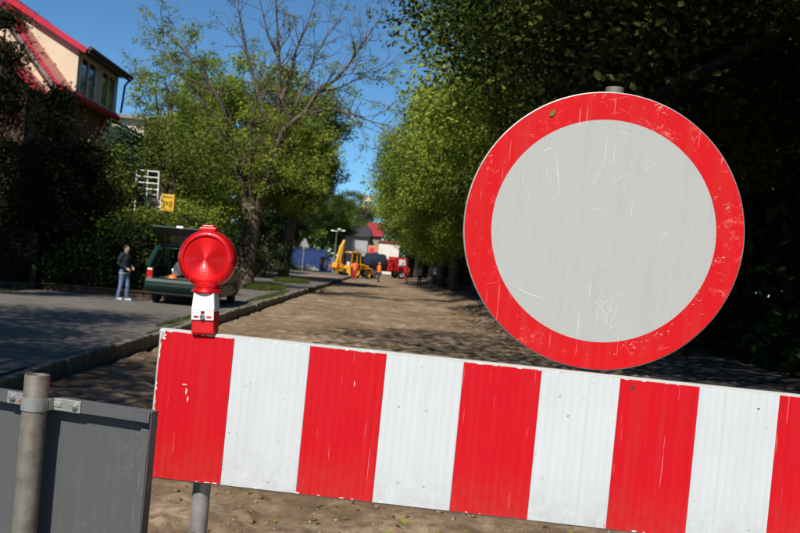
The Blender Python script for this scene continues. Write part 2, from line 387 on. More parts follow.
struct(link('earth_edge', npmesh('earth_edge', np.stack([X, Y, rampz(X, Y)], -1).reshape(-1, 3), np.stack([idx[:-1, :-1], idx[:-1, 1:], idx[1:, 1:], idx[1:, :-1]], -1).reshape(-1, 4)), 'dirt', smooth='all'))
# left yard bank
def sheet(name, fn, xr, yr, nx, ny, material):
    xs = np.linspace(*xr, nx); ys = np.linspace(*yr, ny); X, Y = np.meshgrid(xs, ys); Z = fn(X, Y)
    idx = np.arange(nx * ny).reshape(ny, nx); fc = np.stack([idx[:-1, :-1], idx[:-1, 1:], idx[1:, 1:], idx[1:, :-1]], -1).reshape(-1, 4)
    return struct(link(name, npmesh(name, np.stack([X, Y, Z], -1).reshape(-1, 3), fc), material, smooth='all'))
def bankz(x, y):
    x = np.asarray(x, float); y = np.asarray(y, float)
    t = np.clip((-10.3 - x) / 3.2, 0, 1); s = np.clip((y - 25.5) / 5, 0, 1); t = t * t * (3 - 2 * t); s = s * s * (3 - 2 * s)
    return .08 + 2.5 * t * s + .08 * (vnoise(x, y, 11) - .5) * np.clip((-9.4 - x), 0, 1)
sheet('bank', bankz, (-60, -9.29), (-20, 120), 90, 140, 'lawn')
sheet('verge_right', lambda x, y: .06 + .10 * (vnoise(x, y, 12) - .5) + 0 * x, (7.69, 50), (-30, 140), 60, 100, 'soil')

# pebbles and clods on the road
def scatter_rocks(name, material, n, yr, size, seed, flat=.6):
    rs = np.random.RandomState(seed); V = []; Q = []
    base = np.array([(1, 0, 0), (-1, 0, 0), (0, 1, 0), (0, -1, 0), (0, 0, 1), (0, 0, -1)], float)
    fcs = np.array([(0, 2, 4), (2, 1, 4), (1, 3, 4), (3, 0, 4), (2, 0, 5), (1, 2, 5), (3, 1, 5), (0, 3, 5)])
    y = yr[0] + (yr[1] - yr[0]) * rs.rand(n) ** 1.7; x = rs.uniform(KL + .1, KR - .1, n)
    s = rs.uniform(*size, n) * (rs.rand(n) ** 2 * 1.2 + .5); z = roadz(x, y)
    ang = rs.rand(n) * 6.28
    P = base[None] * (rs.uniform(.6, 1.2, (n, 6, 1))) * s[:, None, None] * np.array([1, 1, flat])
    ca, sa = np.cos(ang)[:, None], np.sin(ang)[:, None]
    PX = P[..., 0] * ca - P[..., 1] * sa + x[:, None]; PY = P[..., 0] * sa + P[..., 1] * ca + y[:, None]; PZ_ = P[..., 2] + (z + s * flat * .25)[:, None]
    V = np.stack([PX, PY, PZ_], -1).reshape(-1, 3); Q = (fcs[None] + (np.arange(n) * 6)[:, None, None]).reshape(-1, 3)
    o = link(name, npmesh(name, V, Q), material); stuff(o); return o
tag(scatter_rocks('gravel', 'pebble', 12000, (3, 60), (.004, .013), 5), 'pale gravel scattered over the brown dirt road', 'gravel')
tag(scatter_rocks('earth_clods', 'clod', 7000, (3.2, 40), (.006, .026), 6), 'loose brown earth clods lying on the dirt road', 'earth')

# ------------------------------------------------------------------ foliage
def leaves_mesh(name, C, size, rs, up=.5, asp=.62, shape=4, tint=None, outward=None, droop=0):
    n = len(C); s = rs.uniform(.65, 1.25, n) * size
    N = rs.normal(size=(n, 3)); N[:, 2] = np.abs(N[:, 2]) * (1 + up) + up * .6
    if outward is not None: N += outward * 1.3
    N /= np.linalg.norm(N, axis=1, keepdims=True)
    A = rs.normal(size=(n, 3)); A[:, 2] -= droop; A -= N * (A * N).sum(1, keepdims=True); A /= np.linalg.norm(A, axis=1, keepdims=True); B = np.cross(N, A)
    s = s[:, None]
    if shape == 4:
        P = np.stack([C - A * s * .5, C + B * s * asp * .5, C + A * s * .5, C - B * s * asp * .5], 1); k = 4
        Q = np.arange(n * 4).reshape(n, 4)
    else:                                             # pointed leaf folded along its rib
        P = np.stack([C - A * s * .5, C - A * s * .1 + B * s * asp * .5 + N * s * .1, C + A * s * .28 + B * s * asp * .32 + N * s * .07, C + A * s * .55, C + A * s * .28 - B * s * asp * .32 + N * s * .07, C - A * s * .1 - B * s * asp * .5 + N * s * .1], 1); k = 6
        i = (np.arange(n) * 6)[:, None]
        Q = np.concatenate([i + np.array([[0, 1, 2, 3]]), i + np.array([[0, 3, 4, 5]])], 0)
    me = npmesh(name, P.reshape(-1, 3), Q)
    tn = rs.rand(n) if tint is None else np.clip(tint + rs.normal(size=n) * .18, 0, 1)
    a = me.attributes.new('tint', 'FLOAT', 'POINT'); a.data.foreach_set('value', np.repeat(tn, k).astype(np.float32))
    return me
def clump_points(cent, rad, per, rs, flat=.75):
    """leaf positions gathered in the outer part of each clump"""
    C = []; O = []; T = []
    for c, r in zip(cent, rad):
        m = max(3, int(per * (r ** 2) * rs.uniform(.7, 1.3)))
        d = rs.normal(size=(m, 3)); d /= np.linalg.norm(d, axis=1, keepdims=True)
        q = d * (r * rs.rand(m) ** .45)[:, None]; q[:, 2] *= flat
        C.append(c + q); O.append(d); T.append(np.full(m, rs.uniform(.1, .9)))
    return np.concatenate(C), np.concatenate(O), np.concatenate(T)
def crown_clumps(rs, c, rad, n, cr=(.5, 1.0), inner=.35, low=-.75):
    P = []
    while len(P) < n:
        d = rs.normal(size=3); d /= np.linalg.norm(d)
        if d[2] < low: continue
        u = (inner + (1 - inner) * rs.rand() ** .55)
        lump = 1 + .16 * math.sin(3.1 * math.atan2(d[1], d[0]) + 5 * d[2] + rs.rand())
        P.append(np.array(c) + d * np.array(rad) * u * lump)
    return np.array(P), rs.uniform(cr[0], cr[1], n)
def limb_path(p, q, rs, n=5, sag=.12):
    p = np.array(p, float); q = np.array(q, float); L = np.linalg.norm(q - p); out = []
    for i in range(n + 1):
        t = i / n; w = p * (1 - t) + q * t; w = w + np.array([0, 0, 1]) * math.sin(t * math.pi) * L * sag
        if 0 < i < n: w = w + rs.normal(size=3) * L * .025
        out.append(tuple(w))
    return out
def tree_meshes(name, seed, H, crown_c, crown_r, trunk_r, fork, n_clump, per, leaf, shape=4, cr=(.5, 1.), limbs=22, inner=.35, low=-.75, up=.5, lean=(0, 0), flat=.75):
    rs = np.random.RandomState(seed)
    P, rad = crown_clumps(rs, crown_c, crown_r, n_clump, cr, inner, low)
    t = MB(); top = np.array([lean[0], lean[1], fork])
    tp = [(0, 0, -.15), (lean[0] * .02, lean[1] * .02, .25), (lean[0] * .25 + .03, lean[1] * .25, fork * .35), (lean[0] * .6 - .02, lean[1] * .6, fork * .7), tuple(top)]
    t.tube(tp, [trunk_r * 1.55, trunk_r * 1.12, trunk_r * .97, trunk_r * .9, trunk_r * .8], 14)
    # leader
    apex = np.array([crown_c[0], crown_c[1], crown_c[2] + crown_r[2] * .6]); lead = limb_path(top - [0, 0, .1], apex, rs, 6, 0)
    t.tube(lead, list(np.linspace(trunk_r * .75, trunk_r * .12, 7)), 8)
    for k in rs.choice(len(P), min(limbs, len(P)), replace=False):
        f = rs.rand() * .6; b0 = top * (1 - f) + apex * f if f > .08 else top - np.array([0, 0, .15]); r = trunk_r * (.42 - .3 * f)
        t.tube(limb_path(b0, P[k], rs, 5, .1), list(np.linspace(r, .018, 6)), 6, cap=False)
    C, O, T = clump_points(P, rad, per, rs, flat)
    lm = leaves_mesh(name + '_crown', C, leaf, rs, up, .66, shape, T, O)
    tm = bpy.data.meshes.new(name + '_trunk'); tm.from_pydata(t.v, [], t.f)
    tm.polygons.foreach_set('use_smooth', [True] * len(tm.polygons))
    return tm, lm
def place_tree(name, meshes, loc, rz, s, label, bark, leafm, group=None, cat='tree', own=False):
    e = empty(name, loc, label, cat, group, rz); e.scale = (s, s, s) if isinstance(s, (int, float)) else s
    for part, me, mt in (('trunk', meshes[0], bark), ('crown', meshes[1], leafm)):
        if not me.materials: me.materials.append(MATS[mt])
        o = bpy.data.objects.new(part, me); col.objects.link(o); o.parent = e
        if own: o.material_slots[0].link = 'OBJECT'; o.material_slots[0].material = MATS[mt]
        if part == 'crown' and own: o.material_slots[0].link = 'OBJECT'; o.material_slots[0].material = MATS[leafm]
    return e
# --- avenue trees on the right (crowns overhang the road)
TA = tree_meshes('avenue_a', 21, 14, (-.2, 0, 7.7), (5.4, 5.2, 5.3), .27, 4.6, 165, 400, .102, 6, (.65, 1.45), 26, .25, -.8)
TB = tree_meshes('avenue_b', 22, 14, (-.3, .3, 7.8), (5.6, 5.0, 5.3), .30, 4.6, 165, 400, .105, 6, (.65, 1.45), 26, .25, -.8)
TM = tree_meshes('avenue_c', 24, 14, (-.2, 0, 7.7), (5.2, 5.0, 5.3), .28, 2.6, 104, 260, .15, 6, (.8, 1.75), 24, .45, -.97, flat=.6)
TN = tree_meshes('avenue_d', 25, 14, (-.3, .2, 7.8), (5.3, 5.0, 5.3), .28, 2.6, 104, 260, .155, 6, (.8, 1.75), 24, .5, -.97, flat=.6)
TO = tree_meshes('avenue_e', 26, 14, (-.3, .2, 7.8), (5.4, 5.2, 5.3), .22, 6.4, 130, 330, .10, 6, (.7, 1.5), 18, .4, -.22)
av = [(9.0, -7, TA, .4, 1.0, 'avenue tree standing behind the viewpoint on the right'),
      (8.2, .8, TB, 2.0, 1.0, 'avenue tree beside the viewpoint, dark crown reaching over the round sign'),
      (5.4, 9.0, TO, 1.1, 1.12, 'tall avenue tree whose high crown shades the road beyond the round sign'),
      (7.3, 15.0, TB, 3.6, 1.12, 'second dark avenue tree from the front behind the sign'),
      (6.5, 21.5, TA, 5.0, 1.0, 'third avenue tree from the front on the shaded right side'),
      (6.6, 28.5, TB, .9, 1.0, 'fourth avenue tree from the front, sunlit on its left edge'),
      (6.3, 36, TA, 2.6, 1.02, 'fifth avenue tree from the front, sunlit leaves left of the sign'),
      (6.0, 45, TB, 4.4, 1.05, 'sixth avenue tree from the front, sunlit crown leaning over the road'),
      (5.6, 56, TA, 3.2, 1.08, 'seventh avenue tree from the front, overhanging the road edge'),
      (5.2, 68, TB, .2, 1.1, 'eighth avenue tree from the front, above the two pale shirted people'),
      (5.0, 81, TA, 1.7, 1.15, 'ninth avenue tree from the front, overhanging the red truck'),
      (5.4, 95, TB, 5.5, 1.15, 'tenth avenue tree from the front, its low crown hiding the red roof'),
      (6.4, 51, TA, 5.9, .95, 'low avenue tree squeezed between the sixth and seventh crowns'),
      (6.2, 62, TB, 2.9, .95, 'low avenue tree between the seventh and eighth crowns'),
      (6.0, 75, TA, 4.0, .95, 'low avenue tree between the eighth and ninth crowns'),
      (6.2, 88, TB, 1.0, 1.0, 'low avenue tree between the ninth and tenth crowns'),
      (5.4, 112, TA, 2.5, 1.15, 'eleventh avenue tree from the front, behind the red truck'),
      (4.2, 132, TB, 3.3, 1.25, 'farthest avenue tree closing the end of the street')]
for i, (x, y, ms, rz, s, lb) in enumerate(av):
    if i > 4: ms = TM if i % 2 else TN; x += .55 if y < 60 else -.5
    wd = 1.0 if y < 2 else 1.28 if y < 16 else (1.16 if y < 30 else 1.06)
    place_tree('avenue_tree', ms, (x, y, PZ), rz, (s * wd, s * wd, s) if i != 2 else (1.85, 1.8, 1.36), lb, 'bark' if i > 4 else 'bark_shade', 'leaf_avenue' if i > 4 else 'leaf_avenue_shade', 'avenue trees on the right', own=True)
TW = tree_meshes('wood', 23, 14, (0, 0, 7.2), (5.6, 5.6, 6.4), .26, 2.6, 170, 130, .24, 4, (.7, 1.4), 14, .3, -.9)
for i, (x, y, s) in enumerate([(15, 6, 1.05), (14.5, 15, 1.1), (15.5, 24, 1.0), (14, 33, 1.1), (15, 43, 1.1), (14.5, 54, 1.15), (15, 66, 1.1), (13.5, 80, 1.15), (12.5, 94, 1.1), (13, 110, 1.1), (24, 20, 1.25), (25, 36, 1.3), (24, 54, 1.3), (26, 75, 1.3), (9.5, 106, 1.0), (8, 118, 1.0), (5.5, 150, 1.0), (11, 135, 1.1), (20, 100, 1.2), (19, 125, 1.2)]):
    place_tree('wood_tree', TW, (x, y, .05), i * 1.7, s, 'dark tree in the unlit wood behind the avenue on the right', 'bark', 'leaf_shade', 'dark trees of the wood on the right')
# undergrowth of the wood: one mass nobody could count
rs = np.random.RandomState(31)
n = 60000; C = np.stack([rs.uniform(8.0, 12.5, n), rs.uniform(0, 125, n), rs.rand(n) * 3.6 * (0.75 + .5 * vnoise(rs.uniform(0, 60, n), rs.uniform(0, 9, n), 5))], -1)
n2 = 14000; C2 = np.stack([rs.uniform(2.6, 13, n2), rs.uniform(137, 146, n2), rs.rand(n2) * 5.5], -1); C = np.concatenate([C, C2])
o = link('undergrowth', leaves_mesh('undergrowth', C, .34, rs, .2, .7, 4), 'leaf_shade'); stuff(o); tag(o, 'dark tangled undergrowth below the avenue trees on the right', 'undergrowth')

rs = np.random.RandomState(32); n = 26000
C = np.stack([rs.uniform(-75, 75, n), rs.uniform(200, 216, n), np.zeros(n)], -1); C[:, 2] = rs.rand(n) * (6 + 6 * vnoise(C[:, 0] * .12 + 30, C[:, 1] * .05, 8))
o = link('distant_wood', leaves_mesh('distant_wood', C, .9, rs, .2, .8, 4), 'leaf_linden'); stuff(o); tag(o, 'distant green belt of trees closing the end of the street', 'wood')

# --- unseen trees that shade the pavement, then two more added to block light
for x, y, s_, rz, lb in ((-8.9, 2.2, .9, 1.0, 'street tree left of the frame shading the near pavement'), (-10.9, 6.0, .95, 2.0, 'garden tree left of the frame shading the pavement edge'), (-12.4, 19.6, (.58, .58, 1.0), 3.0, 'unseen tree added left of the frame to shade the fence and conifers'), (-11, -6, 1.0, 4.2, 'unseen tree added behind the viewpoint on the left to dim skylight')):
    place_tree('street_tree', TB, (x, y, .1), rz, s_, lb, 'bark', 'leaf_linden')

# --- the half bare street tree
def bare_tree():
    base = on(243, 286, PZ); D = base.y; rs = np.random.RandomState(5)
    e = empty('half_bare_tree', base, 'tall half-bare street tree with dead upper branches beside the parked car', 'tree')
    def W(x, y, dy=0): p = at(x, y, D + dy) - base; return np.array(p)
    t = MB(); tips = []
    trunk = [(244, 291, 0), (244.5, 281, 0), (248, 250, 0), (252, 222, 0), (252, 204, 0)]
    t.tube([W(*p) for p in trunk], [.56, .41, .36, .36, .46], 16)
    limbs = [ # (list of (px,py,depth)), r0, r1
        ([(249, 212, 0), (242, 190, -.2), (239, 172, -.4), (232, 140, -.8), (222, 105, -1.0), (205, 75, -1.2), (176, 42, -1.2), (158, 28, -1.2)], .26, .03),
        ([(255, 212, 0), (262, 188, .2), (270, 165, .4), (277, 140, .4), (279, 110, .3), (280, 75, .2), (278, 35, 0), (274, -25, 0)], .30, .05),
        ([(258, 206, 0), (268, 170, -.6), (283, 130, -.9), (305, 112, -1.2), (318, 92, -1.2), (338, 78, -1.3), (352, 60, -1.4), (372, 30, -1.5), (386, 10, -1.5)], .22, .03),
        ([(300, 115, -1.0), (330, 109, -1.2), (352, 114, -1.4), (372, 122, -1.5), (392, 126, -1.6)], .11, .02),
        ([(281, 100, .2), (290, 78, .5), (296, 50, .7), (306, 28, .8), (322, -20, 1.0)], .15, .03),
        ([(240, 180, -.3), (226, 150, .6), (212, 120, 1.0), (196, 92, 1.3), (176, 70, 1.4), (160, 50, 1.4)], .15, .02),
        ([(276, 145, .4), (262, 110, .9), (252, 70, 1.2), (244, 40, 1.4), (238, 5, 1.4)], .14, .03),
        ([(252, 205, 0), (250, 165, -.8), (252, 125, -1.4), (258, 90, -1.6), (266, 60, -1.8)], .16, .02),
        ([(318, 92, -1.2), (340, 88, -.8), (358, 78, -.6), (388, 66, -.4)], .07, .015),
        ([(279, 60, .1), (268, 35, -.4), (262, 10, -.6), (258, -15, -.6)], .08, .02),
        ([(283, 132, -.6), (300, 95, .2), (314, 60, .6), (326, 38, .8), (340, 20, .8)], .10, .02)]
    for path, r0, r1 in limbs:
        pts = [W(*p) for p in path]
        t.tube(pts, [r0 * .62 * (1 - i / (len(pts) - 1)) ** 1.25 + r1 * .6 for i in range(len(pts))], 8, cap=False)
        # twigs
        for i in range(1, len(pts)):
            for k in range(6 if i > 1 else 2):
                f = rs.rand(); p = pts[i - 1] * (1 - f) + pts[i] * f
                d = pts[i] - pts[i - 1]; d = d / np.linalg.norm(d) + rs.normal(size=3) * .65 + np.array([0, 0, .15]); d /= np.linalg.norm(d)
                L = rs.uniform(.6, 2.1); r = max(.012, (r0 * (1 - i / len(pts)) + r1) * .28)
                q = [p]; dd = d.copy()
                for s in range(4):
                    dd = dd + rs.normal(size=3) * .22; dd /= np.linalg.norm(dd); q.append(q[-1] + dd * L / 4)
                    if s > 0:
                        e2 = dd + rs.normal(size=3) * .7; e2 /= np.linalg.norm(e2); l2 = rs.uniform(.3, .7)
                        q2 = [q[-1], q[-1] + e2 * l2 * .5, q[-1] + e2 * l2 + rs.normal(size=3) * .06]
                        t.tube(q2, [max(.009, r * .45), .009, .006], 4, cap=False); tips.append(q2[-1])
                t.tube(q, list(np.linspace(r, .008, 5)), 5, cap=False); tips.append(q[-1])
    t.build('trunk', 'bark', e, smooth='all')
    tips = np.array(tips)
    # foliage: left and lower tips are leafed, upper right ones nearly bare
    keep = []; rad = []
    for q in tips:
        w = Vector(q) + base; d = w - CAM; f = d.dot(fwd); px = CX + F * d.dot(RGT) / f; py = CY - F * d.dot(UPV) / f
        pr = .75 if px < 215 else (.6 if py > 110 else .2)
        if px > 255 and py < 100: pr = .13
        if px > 300: pr = .33 if py > 60 else .12
        if rs.rand() < pr: keep.append(q + rs.normal(size=3) * .08); rad.append(rs.uniform(.2, .42))
    # low leafy sprays round the fork
    for k in range(170):
        q = W(rs.uniform(160, 325), rs.uniform(112, 190), rs.uniform(-2.2, 2.2)); keep.append(q); rad.append(rs.uniform(.3, .55))
    C, O, T = clump_points(keep, rad, 330, rs, .7)
    link('crown', leaves_mesh('bare_crown', C, .105, rs, .4, .6, 4, T, O), 'leaf_bright', e)
bare_tree()
# second street tree with a dense dark crown
b2 = on(283, 278, PZ)
T2 = tree_meshes('street2', 41, 13, (.1, 0, 8.2), (3.6, 3.6, 5.3), .33, 4.2, 170, 330, .16, 4, (.5, 1.05), 20, .3, -.62, lean=(.35, 0))
place_tree('street_tree', T2, b2, 0, 1.0, 'dense dark green street tree right of the half-bare tree', 'bark_pale', 'leaf_linden')
# background trees on the left
TC = tree_meshes('back_c', 43, 14, (0, 0, 8.0), (5.2, 4.6, 5.6), .3, 3.0, 200, 290, .185, 4, (.6, 1.2), 18, .3, -.8)
TD = tree_meshes('back_d', 44, 14, (0, 0, 9.0), (3.6, 3.4, 6.0), .24, 3.5, 150, 240, .165, 4, (.45, .95), 30, .2, -.8)
def far_tree(ms, px, D, top, s, rz, label, leafm, name='broadleaf_tree', hgt=13.6, z0=.05):
    x = at(px, 250, D).x; zt = at(px, top, D).z; k = (zt - z0) / hgt
    return place_tree(name, ms, (x, D, z0), rz, (k * s, k * s, k), label, 'bark', leafm)
far_tree(TC, 240, 58, 55, 1.08, .3, 'large sunlit yellow-green tree filling the gap behind the half-bare tree', 'leaf_bright')
def recol(e, leafm):                                 # own mesh copy with another leaf material
    for ch in e.children:
        if ch.name.startswith('crown'):
            ch.data = ch.data.copy(); ch.data.materials[0] = MATS[leafm]
far_tree(TD, 160, 52, 38, 1.0, 1.2, 'slim light tree with loose crown right of the red-roofed house', 'leaf_bright', hgt=15)
far_tree(TC, 178, 66, 108, .95, 2.2, 'round tree low behind the stair railing and yellow box', 'leaf_bright')
far_tree(TC, 296, 128, 128, .75, 4.0, 'green tree behind the second street trunk, above the blue container', 'leaf_bright')
e = far_tree(TC, 322, 140, 192, 1.1, 5.2, 'tree over the blue container, left of the yellow digger', 'leaf_linden'); recol(e, 'leaf_linden')
e = far_tree(TC, 347, 170, 190, 1.15, 1.5, 'far tree closing the street behind the yellow digger', 'leaf_linden'); recol(e, 'leaf_shrub')
e = far_tree(TC, 270, 100, 170, 1.2, .7, 'shaded tree between the two street trunks', 'leaf_linden'); recol(e, 'leaf_shade')
e = far_tree(TC, 215, 78, 130, 1.2, 3.1, 'shaded tree behind the half-bare trunk on the left', 'leaf_linden'); recol(e, 'leaf_linden')

# conifers
def conifer(px, D, top, half, label, seed, leafm='needle', z0=.08):
    rs = np.random.RandomState(seed); x = at(px, 250, D).x; H = at(px, top, D).z - z0
    e = empty('conifer', (x, D, z0), label, 'conifer')
    MB().tube([(0, 0, -.1), (0, 0, H * .5), (0, 0, H * .97)], [.16, .10, .02], 8).build('trunk', 'bark', e, smooth='all')
    C = []; A = []
    for k in range(int(120 * H / 6)):
        h = rs.rand() ** 1.25 * .95; r = half * (1 - h) ** .75 * rs.uniform(.8, 1.12) + .08; a = rs.rand() * 6.283
        m = 150; t = rs.rand(m) ** .6
        px_ = np.cos(a) * r * t; py_ = np.sin(a) * r * t; pz_ = h * H + .25 - .22 * r * t ** 2 + .1 * t
        sp = .13 + .16 * t
        C.append(np.stack([px_, py_, pz_], -1) + rs.normal(size=(m, 3)) * sp[:, None] * np.array([1, 1, .55]))
    C = np.concatenate(C)
    link('crown', leaves_mesh('conifer_crown', C, .17, rs, .2, .24, 4), leafm, e); return e
conifer(-14, 27.5, 8, 1.9, 'tall black-green conifer at the left edge before the house gable', 3)
conifer(46, 27, 90, 1.45, 'broad dark conifer in front of the red house eave', 4)
conifer(30, 26.4, 150, 1.6, 'low dark conifer just behind the fence post', 6)
conifer(84, 28, 150, 1.5, 'dark conifer between the tall conifers and the light shrubs', 8)
conifer(108, 32, 132, 1.1, 'small bluish spruce below the red house post', 5, 'leaf_blue', 1.5)

# shrubs
def shrub(px, py, D, rx, rz, leafm, label, n=70, per=240, leaf=.13, seed=1, z0=None, ry=None):
    rs = np.random.RandomState(seed); p = at(px, py, D); z0 = float(bankz(p.x, D)) if z0 is None else z0
    H = max(.5, p.z + rz - z0); e = empty('shrub', (p.x, D, z0), label, 'shrub')
    P, rad = crown_clumps(rs, (0, 0, p.z - z0), (rx, ry or rx, rz), n, (.28, .6), .25, -.95); P[:, 2] = np.maximum(P[:, 2], .2)
    C, O, T = clump_points(P, rad, per, rs, .8)
    link('foliage', leaves_mesh('shrub_foliage', C, leaf, rs, .4, .6, 4, T, O), leafm, e)
    t = MB()
    for k in range(9): t.tube(limb_path((rs.normal() * .12, rs.normal() * .12, -.1), P[rs.randint(len(P))], rs, 4, .05), [.05, .04, .03, .02, .012], 5, cap=False)
    t.build('stem', 'bark', e, smooth='all'); return e
shrub(106, 180, 30.5, 1.1, 1.2, 'leaf_shrub', 'bright leafy shrub left of the stair railing', 80, seed=2)
shrub(138, 234, 28.5, 1.5, .85, 'leaf_bright', 'wide yellow-green shrub behind the open tailgate', 90, seed=3)
shrub(88, 262, 26.6, 1.6, .9, 'leaf_shade', 'dark low shrub behind the standing person', 80, seed=4)
shrub(125, 262, 27.2, 1.7, .9, 'leaf_shade', 'dark shrub directly behind the open green car', 80, seed=5)
shrub(185, 150, 37, 1.7, 1.3, 'leaf_shrub', 'dark green shrub above the yellow box', 90, seed=6)
shrub(188, 215, 36, 1.3, .8, 'leaf_bright', 'sunlit sloping shrub right of the yellow box', 70, seed=7)
shrub(212, 205, 40, 1.6, 1.6, 'leaf_linden', 'shrub above the red lamp left of the big trunk', 90, seed=8)
shrub(165, 250, 31, 2.0, 1.2, 'leaf_shade', 'dark shrub behind the car roof', 90, seed=9)
shrub(8, 262, 29, 1.6, .75, 'leaf_shrub', 'sunlit low shrub behind the wire fence at the left edge', 70, seed=10)
shrub(38, 205, 28.2, .45, .35, 'leaf_yellow', 'small yellow flowering shrub shining between the dark conifers', 18, seed=11)
shrub(225, 250, 46, 1.8, 1.5, 'leaf_shade', 'dark shrub left of the big tree trunk', 90, seed=12)
shrub(265, 250, 58, 2.2, 1.8, 'leaf_shade', 'dark shrub between the two street trunks', 90, seed=13)
shrub(262, 215, 66, 3.0, 2.6, 'leaf_shade', 'tall dark shrub in the shade behind the two trunks', 120, seed=14)
shrub(150, 160, 42, 2.0, 1.8, 'leaf_shrub', 'green shrub under the dark house eave', 100, seed=15)
shrub(20, 225, 31, 2.6, 1.8, 'leaf_shade', 'shaded shrub behind the fence and conifers at the left', 110, seed=16)

# grass tufts at kerb and tree feet
def grass(name, label, cx, cy, rx, ry, n, h, seed, z=PZ):
    rs = np.random.RandomState(seed); a = rs.rand(n) * 6.283; r = np.sqrt(rs.rand(n)); x = cx + rx * r * np.cos(a); y = cy + ry * r * np.sin(a)
    hh = h * rs.uniform(.4, 1.1, n); l = rs.normal(size=(n, 2)) * hh[:, None] * .35; w = rs.normal(size=(n, 2)); w /= np.linalg.norm(w, axis=1, keepdims=True); w *= .012
    P = np.stack([np.stack([x - w[:, 0], y - w[:, 1], np.full(n, z)], -1), np.stack([x + w[:, 0], y + w[:, 1], np.full(n, z)], -1), np.stack([x + l[:, 0], y + l[:, 1], z + hh], -1)], 1)
    me = npmesh(name, P.reshape(-1, 3), np.arange(n * 3).reshape(n, 3)); t = me.attributes.new('tint', 'FLOAT', 'POINT'); t.data.foreach_set('value', np.repeat(rs.rand(n), 3).astype(np.float32))
    o = link(name, me, 'grass_blade'); stuff(o); tag(o, label, 'grass')
g = on(262, 289, PZ); grass('grass_patch', 'bright grass patch at the foot of the half-bare tree', g.x, g.y + 1, .8, 3.0, 4500, .22, 1)
g = on(292, 282, PZ); grass('grass_patch', 'bright grass patch at the foot of the second street tree', g.x, g.y, 1.0, 2.6, 3000, .25, 2)
grass('grass_patch', 'thin green grass strip growing along the left kerb', KL - .32, 20, .10, 3.0, 900, .06, 3)
grass('grass_patch', 'grass along the left kerb beyond the parked car', KL - .35, 34, .16, 6, 1400, .09, 4)

# fallen leaves
lm = bpy.data.meshes.new('fallen_leaf')
lm.from_pydata([(-.5, 0, 0), (-.15, .26, .10), (.25, .18, .06), (.55, 0, .02), (.25, -.18, .07), (-.15, -.26, .09)], [], [(0, 1, 2, 3), (0, 3, 4, 5)])
lm.materials.append(MATS['leaf_fallen'])
a = lm.attributes.new('tint', 'FLOAT', 'POINT'); a.data.foreach_set('value', [.4] * 6)
rs = np.random.RandomState(77)
for k in range(44):
    p = on(rs.uniform(225, 600), rs.uniform(492, 534), RZ); o = bpy.data.objects.new('fallen_leaf', lm); col.objects.link(o)
    o.location = (p.x, p.y, float(roadz(p.x, p.y)) + .006); s = rs.uniform(.035, .075); o.scale = (s, s, s); o.rotation_euler = (rs.normal() * .25, rs.normal() * .25, rs.rand() * 6.28)
    tag(o, 'small yellow-green leaf fallen on the dirt below the striped board', 'leaf', 'fallen leaves on the dirt road')

# ------------------------------------------------------------------ barrier board, sign, lamp (foreground)
TL = at(160, 328, 2.77); TR = at(780, 393, 2.65)
U = (TR - TL).normalized(); NB = Vector((-U.y, U.x, 0)).normalized(); WU = U.cross(NB).normalized()   # along, away, up
BROT = Matrix((U, NB, WU)).transposed()
SW = (TR - TL).length / 8; BH = (at(153, 478, 2.77) - TL).length; BT = .034; NS = 11
bar = empty('traffic_barrier', TL, 'long red and white striped barrier board across the closed road', 'barrier'); bar.rotation_euler = BROT.to_euler()
e0 = .006
MB().box((NS * SW / 2, BT / 2, -BH / 2), (NS * SW, BT, BH)).build('board', 'edge_chipped', bar, bevel=.004)
for k in range(NS):
    x0 = k * SW + (e0 if k == 0 else .0006); x1 = (k + 1) * SW - (e0 if k == NS - 1 else .0006)
    MB().box(((x0 + x1) / 2, -.0007, -BH / 2 - .001), (x1 - x0, .0030, BH - .011)).build('stripe', 'stripe_red' if k % 2 == 0 else 'stripe_white', bar)
for k, f in ((3, .55), (7, .33), (5, .62)):
    MB().box(((k + f) * SW, -.0021, -BH / 2), (.0006, .0009, BH - .014)).build('seam', 'concrete_pale', bar)
# flaked paint along the edges: ragged flat chips
rs = np.random.RandomState(9); ch = MB()
def flake(x, z, rx, rz, y=-.0026):
    n = 9; a = [6.283 * i / n for i in range(n)]; q = [rs.uniform(.45, 1.1) for _ in a]
    ch.add([(x + rx * q[i] * math.cos(a[i]), y, z + rz * q[i] * math.sin(a[i])) for i in range(n)], [tuple(range(n))])
for k in range(24): flake(e0 + abs(rs.normal()) * .001, -rs.uniform(.005, BH - .01), rs.uniform(.001, .0025), rs.uniform(.003, .016))
for k in range(10): flake(e0 + abs(rs.normal()) * .003 + .004, -rs.uniform(.006, .03), rs.uniform(.004, .008), rs.uniform(.003, .008))
for k in range(70):
    x = rs.uniform(0, NS * SW); s = rs.uniform(.5, 1.5); flake(x, -.0065, .006 * s * rs.uniform(.4, 1.8), .0018 * s)
    if k % 2: flake(rs.uniform(0, NS * SW), -BH + .0065, .007 * s * rs.uniform(.4, 1.6), .0018 * s)
for k in range(12): flake(rs.uniform(.01, .22), -.007, .008, .0024)
for p in ((.088, .155, .010, .003), (.096, .175, .0025, .012), (.102, .196, .0025, .012), (2.62 * SW, .10, .0015, .008)): flake(p[0], -p[1], p[2], p[3])
stuff(ch.build('flaked_paint', 'chip_white', bar))
dk = MB(); ch2 = ch; ch = dk
for k in range(30):
    st = rs.choice([1, 1, 1, 3, 5, 7, 4, 6]); s = rs.uniform(.6, 1.8); flake((st + rs.rand()) * SW, -rs.uniform(.02, BH - .02), .0013 * s, .0012 * s)
flake(6.17 * SW, -.026, .007, .0062); flake(6.14 * SW, -.035, .004, .003); flake(7.75 * SW, -.05, .005, .0025)
stuff(dk.build('dirt_speck', 'brown_dark', bar))
